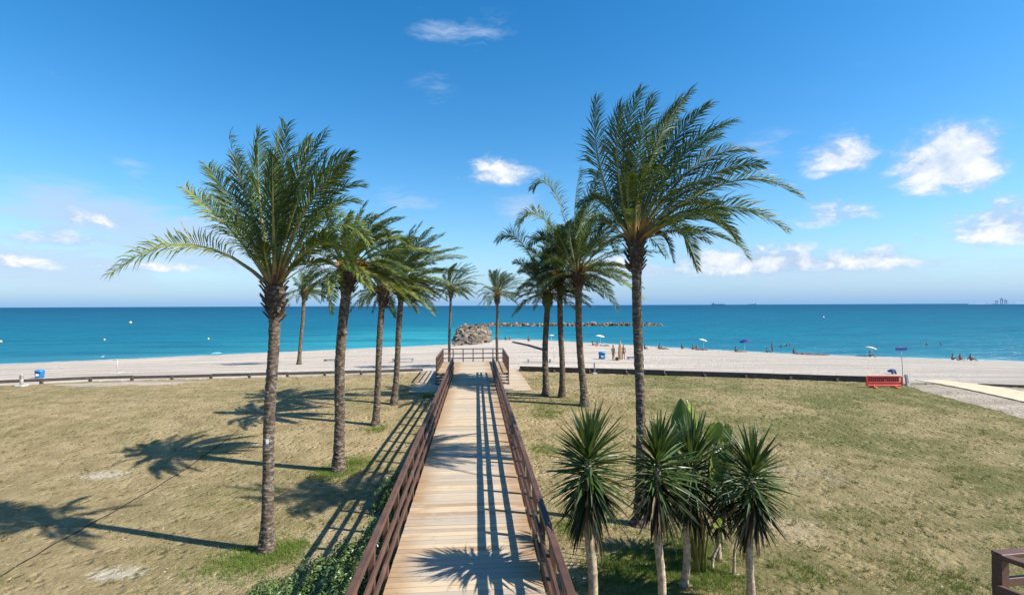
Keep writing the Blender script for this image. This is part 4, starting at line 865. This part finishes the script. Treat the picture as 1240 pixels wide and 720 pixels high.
# ------------------------------------------------------------------ people
DG = None
def skin_body(joints, bones, root=0):
    """one continuous body grown over a skeleton; joints: (x,y,z,rx,ry)"""
    me = bpy.data.meshes.new('body'); me.from_pydata([j[:3] for j in joints], bones, []); o = bpy.data.objects.new('tmp', me); COL.objects.link(o)
    o.modifiers.new('s', 'SKIN'); sv = me.skin_vertices[0].data
    for i, j in enumerate(joints): sv[i].radius = (j[3], j[4] if len(j) > 4 else j[3]); sv[i].use_root = (i == root)
    sb = o.modifiers.new('ss', 'SUBSURF'); sb.levels = 1; sb.render_levels = 1
    dg = bpy.context.evaluated_depsgraph_get(); r = bpy.data.meshes.new_from_object(o.evaluated_get(dg)); bpy.data.objects.remove(o); r.polygons.foreach_set('use_smooth', [True] * len(r.polygons)); return r
BONES = [(0, 1), (1, 2), (2, 3), (3, 4), (4, 5), (2, 6), (6, 7), (7, 8), (8, 9), (2, 10), (10, 11), (11, 12), (12, 13), (0, 14), (14, 15), (15, 16), (16, 17), (0, 18), (18, 19), (19, 20), (20, 21)]
RAD = [(.145, .11), (.13, .10), (.135, .10), (.055, .055), (.085, .095), (.065, .07), (.06, .06), (.045, .045), (.034, .034), (.03, .018), (.06, .06), (.045, .045), (.034, .034), (.03, .018),
       (.085, .085), (.06, .06), (.042, .042), (.032, .04), (.085, .085), (.06, .06), (.042, .042), (.032, .04)]
def pose(kind):
    if kind == 'stand': P = [(0, 0, .92), (0, 0, 1.12), (0, 0, 1.36), (0, -.02, 1.5), (0, -.03, 1.62), (0, -.03, 1.70), (.18, 0, 1.38), (.24, .03, 1.12), (.26, -.04, .88), (.26, -.06, .78), (-.18, 0, 1.38), (-.24, .03, 1.12), (-.22, -.12, .92), (-.18, -.18, .86), (.10, 0, .86), (.11, -.03, .48), (.11, .02, .08), (.12, -.12, .03), (-.10, 0, .86), (-.11, -.08, .48), (-.11, .0, .08), (-.12, -.14, .03)]
    elif kind == 'sit': P = [(0, .1, .14), (0, .14, .36), (0, .10, .60), (0, .06, .73), (0, .03, .85), (0, .02, .92), (.18, .10, .61), (.26, .22, .36), (.24, .34, .12), (.24, .38, .05), (-.18, .10, .61), (-.27, -.02, .38), (-.18, -.22, .42), (-.14, -.3, .42), (.10, .04, .14), (.14, -.34, .46), (.13, -.62, .09), (.13, -.74, .04), (-.10, .04, .14), (-.14, -.36, .38), (-.15, -.70, .08), (-.15, -.82, .05)]
    elif kind == 'lie': P = [(0, 0, .13), (0, .22, .14), (0, .46, .15), (0, .60, .15), (0, .72, .16), (0, .80, .16), (.18, .47, .13), (.32, .30, .08), (.34, .06, .06), (.34, -.04, .05), (-.18, .47, .13), (-.34, .52, .10), (-.30, .74, .12), (-.22, .80, .12), (.10, -.06, .12), (.12, -.44, .30), (.12, -.80, .08), (.12, -.92, .06), (-.10, -.06, .12), (-.12, -.48, .10), (-.13, -.88, .07), (-.14, -.98, .08)]
    else: P = [(0, .0, -.45), (0, 0, -.22), (0, 0, .02), (0, -.02, .16), (0, -.03, .28), (0, -.03, .36), (.18, 0, .03), (.42, -.1, .0), (.62, -.25, -.03), (.7, -.3, -.04), (-.18, 0, .03), (-.42, -.1, .0), (-.62, -.2, -.03), (-.7, -.24, -.04), (.10, .1, -.5), (.11, .3, -.8), (.11, .5, -1.1), (.12, .5, -1.2), (-.10, .1, -.5), (-.11, .3, -.8), (-.11, .5, -1.1), (-.12, .5, -1.2)]
    return [p + r for p, r in zip(P, RAD)]
PM = {}
for kind in ('stand', 'sit', 'lie', 'swim'):
    J = pose(kind); body = skin_body(J, BONES)
    hips = [J[0], J[14], J[18], tuple(np.array(J[14][:3]) * .6 + np.array(J[15][:3]) * .4) + (.082, .082), tuple(np.array(J[18][:3]) * .6 + np.array(J[19][:3]) * .4) + (.082, .082), tuple(np.array(J[0][:3]) * .7 + np.array(J[1][:3]) * .3) + (.14, .11)]
    trunks = skin_body([h[:3] + (h[3] * 1.12, h[4] * 1.12) for h in hips], [(0, 1), (0, 2), (1, 3), (2, 4), (0, 5)])
    hd = Vector(J[4][:3]); bm = bmesh.new(); bmesh.ops.create_icosphere(bm, subdivisions=2, radius=1.0)
    for v in bm.verts:
        v.co = Vector((v.co.x * .095, v.co.y * .11 + .025, v.co.z * .115 + .04)) if v.co.z > -.3 or v.co.y > .2 else Vector((v.co.x * .06, v.co.y * .03 + .03, v.co.z * .04 + .03))
        v.co += hd
    hair = bpy.data.meshes.new('hair'); bm.to_mesh(hair); bm.free(); PM[kind] = (body, trunks, hair)
def person(label, px, h_px, kind, skin, wear, rz=0.0, z=None):
    g = ground(*px) if z is None else at_z(px[0], px[1], z); k = K(g); full = {'stand': 1.73, 'sit': 1.0, 'lie': .36, 'swim': .42}[kind]; s = max(.85, min(1.05, h_px * k / full)) if kind != 'lie' else .92
    t = thing('person', label, 'person', g, rz, 'bathers on the beach'); t.scale = (s, s, s)
    for nm, me, m in zip(('body', 'swimwear', 'hair'), PM[kind], (MAT[skin], MAT[wear], MAT['hair'])):
        mc = me.copy(); mc.materials.clear(); mc.materials.append(m); obj(nm, mc, t)
person('standing bather in red swimwear left of the closed parasol', (742.5, 436), 14, 'stand', 'skin', 'cloth_r', .4); person('standing bather half hidden behind the closed parasol', (755, 435.5), 14, 'stand', 'skin', 'navy', -.5)
for (px, h, kd, sk, we, rz, lab) in [((718, 418.5), 6, 'sit', 'skin_t', 'cloth_r', .8, 'bather seated left of the pale green parasol'), ((723, 419), 5, 'sit', 'skin', 'navy', -.6, 'bather seated under the pale green parasol'), ((732, 419), 4, 'lie', 'skin_t', 'black', 1.3, 'bather lying right of the pale green parasol'),
        ((781, 423), 6, 'sit', 'skin_t', 'black', .4, 'dark bather seated just right of the tallest palm trunk'), ((799, 422.5), 4, 'sit', 'skin_t', 'navy', 1.5, 'bather seated at the water left of a towel group'), ((803, 422.8), 3, 'lie', 'skin_t', 'black', 1.4, 'bather lying at the water right of the tallest palm'),
        ((826, 422.6), 3, 'sit', 'skin_t', 'black', 0, 'lone small bather seated left of the white tilted parasol'), ((839, 423.3), 5, 'sit', 'skin_t', 'black', .5, 'leftmost bather of the dark group under the white tilted parasol'), ((843.5, 423.8), 5, 'sit', 'skin', 'navy', -.4, 'middle bather of the dark group under the white tilted parasol'), ((850, 424), 3, 'lie', 'skin_t', 'black', 1.2, 'bather lying at the right of the dark group'),
        ((891, 426), 7, 'sit', 'skin_t', 'navy', .2, 'bather in dark clothes seated below the blue parasol'), ((897, 426.3), 3, 'lie', 'skin', 'cloth_r', 1.5, 'bather lying below the blue parasol'), ((929, 427), 5, 'sit', 'skin_t', 'black', .6, 'bather seated left of the wading person'),
        ((961.5, 428.6), 6, 'sit', 'skin_t', 'black', -.3, 'bather seated left of the row of lying sunbathers'), ((971, 429.4), 3, 'lie', 'skin', 'navy', 1.4, 'first sunbather lying in the row at the waterline'), ((978, 429.7), 3, 'lie', 'skin', 'cloth_r', 1.2, 'second sunbather lying in the row at the waterline'), ((987, 430), 3, 'lie', 'skin_t', 'black', 1.5, 'third sunbather lying in the row at the waterline'), ((997, 430.2), 4, 'lie', 'skin_t', 'navy', 1.6, 'last sunbather at the right end of the row'),
        ((1054, 432.2), 7, 'sit', 'skin_t', 'navy', .5, 'bather seated under the pale striped parasol'), ((1154, 436), 8, 'sit', 'skin_t', 'navy', .3, 'leftmost of three bathers seated at far right'), ((1163, 436.2), 8, 'sit', 'skin', 'navy', -.2, 'middle of three bathers seated at far right'), ((1176, 436.8), 8.5, 'sit', 'skin_t', 'cloth_r', 1.3, 'rightmost of three bathers, legs stretched out at far right'),
        ((612, 411.5), 4, 'sit', 'skin_t', 'black', .5, 'bather seated on the sand right of the groyne'), ((617, 411.7), 4, 'sit', 'skin', 'black', -.5, 'second bather seated on the sand right of the groyne'), ((640, 413.2), 6, 'sit', 'skin_t', 'navy', .3, 'bather crouching alone between platform and right palms')]:
    person(lab, px, h, kd, sk, we, rz)
person('person wading upright at the waterline right of the blue parasol', (935, 426.2), 9, 'stand', 'skin_t', 'navy', .3, SEA_Z - .1)
for (px, lab) in [((946, 420), 'leftmost of three swimmers in the shallow sea'), ((952.5, 419), 'middle of three swimmers in the shallow sea'), ((956.5, 419), 'rightmost of three swimmers in the shallow sea'), ((1122, 418.3), 'left of two swimmers above the far right bathers'), ((1139, 418.6), 'right of two swimmers above the far right bathers')]:
    person(lab, px, 5, 'swim', 'skin_t', 'navy', random.uniform(-1, 1), SEA_Z)

# ------------------------------------------------------------------ rock groyne and breakwater
def rock_variant(seed):
    r_ = random.Random(seed); bm = bmesh.new(); bmesh.ops.create_icosphere(bm, subdivisions=1, radius=.5)
    ax = [r_.uniform(.75, 1.3), r_.uniform(.7, 1.1), r_.uniform(.5, .8)]
    for v in bm.verts: v.co = Vector((v.co.x * ax[0], v.co.y * ax[1], v.co.z * ax[2])) * r_.uniform(.78, 1.22)
    V = np.array([v.co[:] for v in bm.verts]); Fc = [tuple(v.index for v in f.verts) for f in bm.faces]; bm.free(); return V, Fc
RV = [rock_variant(i) for i in range(10)]
def rock_pile(name, label, samples, cat):
    base = Vector(samples[0][0]); t = thing(name, label, cat, base)
    for mi, mname in enumerate(('rock', 'rock_d')):
        V, Fc = [], []; n = 0
        for i, (p, s) in enumerate(samples):
            if (i * 7919 % 10 < 6) != (mi == 0): continue
            v, f = random.choice(RV); q = Quaternion((random.random() - .5, random.random() - .5, random.random() - .5, random.random() - .5)).normalized().to_matrix()
            V.append(v @ np.array(q).T * s + np.array(p) - np.array(base)); Fc += [tuple(x + n for x in ff) for ff in f]; n += len(v)
        tag(obj('stones', mesh('stones', np.concatenate(V), Fc, (MAT[mname],)), t), kind='stuff')
S = []
c0 = at_z(571, 416.5, SEA_Z + .8); c1 = at_z(573, 394.2, SEA_Z + 1.0)
for i in range(1150):
    s = random.random(); c = c0.lerp(c1, s); hw = 3.4 + 1.6 * s; u = random.uniform(-1, 1); z = SEA_Z - .5 + 1.3 * (1 - abs(u) ** 2.6) * min(1, s * 5 + .55) * random.uniform(.8, 1.08)
    S.append(((c.x + u * hw, c.y, z), random.choice((.7, .9, 1.1, 1.4, 2.0)) * random.uniform(.8, 1.15)))
rock_pile('stone_groyne', 'broad heap of boulders running from the beach out into the sea', S, 'groyne')
S = []
a0 = at_z(582, 394.6, SEA_Z); a1 = at_z(803, 394.0, SEA_Z)
for i in range(620):
    s = random.random(); c = a0.lerp(a1, s); u = random.uniform(-1, 1); ed = min(1, (1 - s) * 14)
    S.append(((c.x, c.y + u * 2.6, SEA_Z - .35 + .85 * (1 - u * u) * ed * random.uniform(.7, 1.1)), random.choice((.7, 1.0, 1.3, 1.8))))
rock_pile('breakwater', 'long low line of rocks lying across the sea right of the groyne', S, 'breakwater')

# ------------------------------------------------------------------ afloat and on the horizon
def buoy(label, px, d_px, m):
    g = at_z(px[0], px[1], SEA_Z); k = K(g); r = d_px * k / 2; t = thing('buoy', label, 'buoy', g, 0, 'marker buoys')
    V, Fc = lathe([(r * .3, -r * .5), (r * .9, -r * .1), (r, r * .3), (r * .75, r * .9), (r * .3, r * 1.25), (r * .12, r * 1.6)], 12); obj('float', mesh('float', V, Fc, (m,), True), t)
    V, Fc = lathe([(r * 1.03, r * .12), (r * 1.06, r * .25), (r * 1.03, r * .38)], 12); obj('band', mesh('band', V, Fc, (MAT['orange'],), True), t)
buoy('pale yellow buoy farthest out on the left sea', (158, 391), 3, MAT['yellow']); buoy('yellow buoy at the left edge of the sea', (1, 414), 3, MAT['yellow']); buoy('white buoy on the left sea nearer the shore', (126.5, 411.5), 2.2, MAT['white']); buoy('white buoy on the left sea above the light blue parasol', (252.5, 410.5), 2.2, MAT['white']); buoy('tiny white buoy on the right sea', (997, 384.5), 2.4, MAT['white'])
g = at_z(124, 432.5, SEA_Z); k = K(g); t = thing('gull', 'white gull resting on the water by the left shore', 'bird', g)
V, Fc = tube([(-2 * k, 0, .9 * k), (-1 * k, 0, .7 * k), (0, 0, .6 * k), (1 * k, 0, .8 * k), (1.3 * k, 0, 1.5 * k), (1.9 * k, 0, 1.9 * k), (2.4 * k, 0, 1.75 * k)], [.05 * k, .45 * k, .7 * k, .55 * k, .28 * k, .32 * k, .05 * k], 8); obj('body', mesh('body', V, Fc, (MAT['white'],), True), t)
def ship(label, px, L_px, dist, sup):
    d = px_dir(*px); q = Vector((d.x, d.y, 0)).normalized() * dist; g = Vector((q.x, q.y, SEA_Z)); k = dist / F_PX; Ls = L_px * k; t = thing('cargo_ship', label, 'ship', g, -YAW - .1, 'ships on the horizon')
    V = [(-Ls / 2, -8, 0), (Ls * .46, -8, 0), (Ls * .52, 0, 15), (-Ls / 2, -9, 13), (Ls * .44, -9, 13), (-Ls / 2, 8, 0), (Ls * .46, 8, 0), (-Ls / 2, 9, 13), (Ls * .44, 9, 13)]
    obj('hull', mesh('hull', V, [(0, 1, 4, 3), (1, 2, 4), (5, 7, 8, 6), (6, 8, 2), (1, 6, 2), (3, 4, 2, 8, 7), (0, 3, 7, 5), (0, 5, 6, 1)], (MAT['ship'],)), t)
    obj('bridge', boxes_mesh('bridge', [(Ls * (sup), 0, 22, Ls * .09, 16, 18), (Ls * sup, 0, 33, Ls * .05, 10, 6)], MAT['ship']), t)
    for i in (-.25, 0, .22): obj('deck_crane', boxes_mesh('deck_crane', [(Ls * i, 0, 19, 4, 4, 13), (Ls * i + 8, 0, 24, 18, 3, 3)], MAT['ship']), t)
ship('grey cargo ship on the horizon right of the tallest palm', (870, 367.5), 15, 9000, -.38); ship('very faint ship on the horizon right of the larger one', (911, 367.5), 9, 16000, .35)
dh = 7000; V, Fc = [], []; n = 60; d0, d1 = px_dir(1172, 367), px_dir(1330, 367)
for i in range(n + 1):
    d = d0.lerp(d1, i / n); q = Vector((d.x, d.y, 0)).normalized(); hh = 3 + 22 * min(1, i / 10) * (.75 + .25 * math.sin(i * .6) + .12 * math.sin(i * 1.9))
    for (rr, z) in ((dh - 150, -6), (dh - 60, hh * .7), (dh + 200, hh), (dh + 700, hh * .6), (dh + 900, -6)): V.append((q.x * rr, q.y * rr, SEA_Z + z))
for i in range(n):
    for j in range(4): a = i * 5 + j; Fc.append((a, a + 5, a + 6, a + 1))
tag(obj('headland', mesh('headland', V, Fc, (MAT['far'],), True)), 'low headland on the right horizon, coloured blue for haze', None, None, 'structure')
for (x_, hh, lab) in ((1213, 62, 'taller harbour crane on the haze-tinted headland'), (1218, 46, 'second harbour crane right of the taller one'), (1207, 38, 'shortest harbour crane left of the taller one')):
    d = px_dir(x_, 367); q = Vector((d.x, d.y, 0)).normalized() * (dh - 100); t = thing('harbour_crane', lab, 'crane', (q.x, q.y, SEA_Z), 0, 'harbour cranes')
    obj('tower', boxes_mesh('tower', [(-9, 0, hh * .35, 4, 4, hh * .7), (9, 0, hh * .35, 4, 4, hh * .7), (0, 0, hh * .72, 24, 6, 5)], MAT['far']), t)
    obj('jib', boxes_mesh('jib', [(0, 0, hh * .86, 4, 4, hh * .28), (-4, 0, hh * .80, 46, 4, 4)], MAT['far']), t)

# ------------------------------------------------------------------ corner of a second railed deck at the lower right
dpc = 5.3; c = at_depth(1211, 672, dpc); z_ = c.z - .95
railing('brown timber railing corner at the lower right edge of the picture', [(c.x + 3.2, c.y + .25), (c.x, c.y), (c.x + .75, c.y - 2.2)], 1.1, z_, None, rails=((.955, .11, .05), (.62, .045, .09), (.30, .045, .09)), pw=.10, drop=.2)
t = thing('side_deck', 'small timber deck behind the railing corner at lower right', 'deck', (c.x, c.y, z_)); pm_ = box_mesh('plank', .14, 2.3, .04, MAT['plank'], .004)
for i in range(20): o = obj('plank', pm_, t); o.location = (.25 + i * .147, -1.06 + i * .147 * .08, -.03)
for (x_, y_) in ((.35, -.15), (.95, -2.0), (2.9, -.05), (2.9, -1.9)): obj('support_post', beam_mesh('support_post', (x_, y_, -.05), (x_, y_, -z_ - .2), .14, .14, MAT['beam']), t)
# tag nailed to the nearest left palm
p = at_depth(323.5, 536, depth_of(ground(322, 667)) - .22)
t = thing('trunk_tag', 'small white and blue tag fixed to the nearest left palm trunk', 'tag', p); obj('plate', box_mesh('plate', .055, .012, .10, MAT['white'], .003, (0, 0, .03)), t); obj('stripe', box_mesh('stripe', .05, .014, .035, MAT['blue'], .003, (0, 0, -.05)), t)
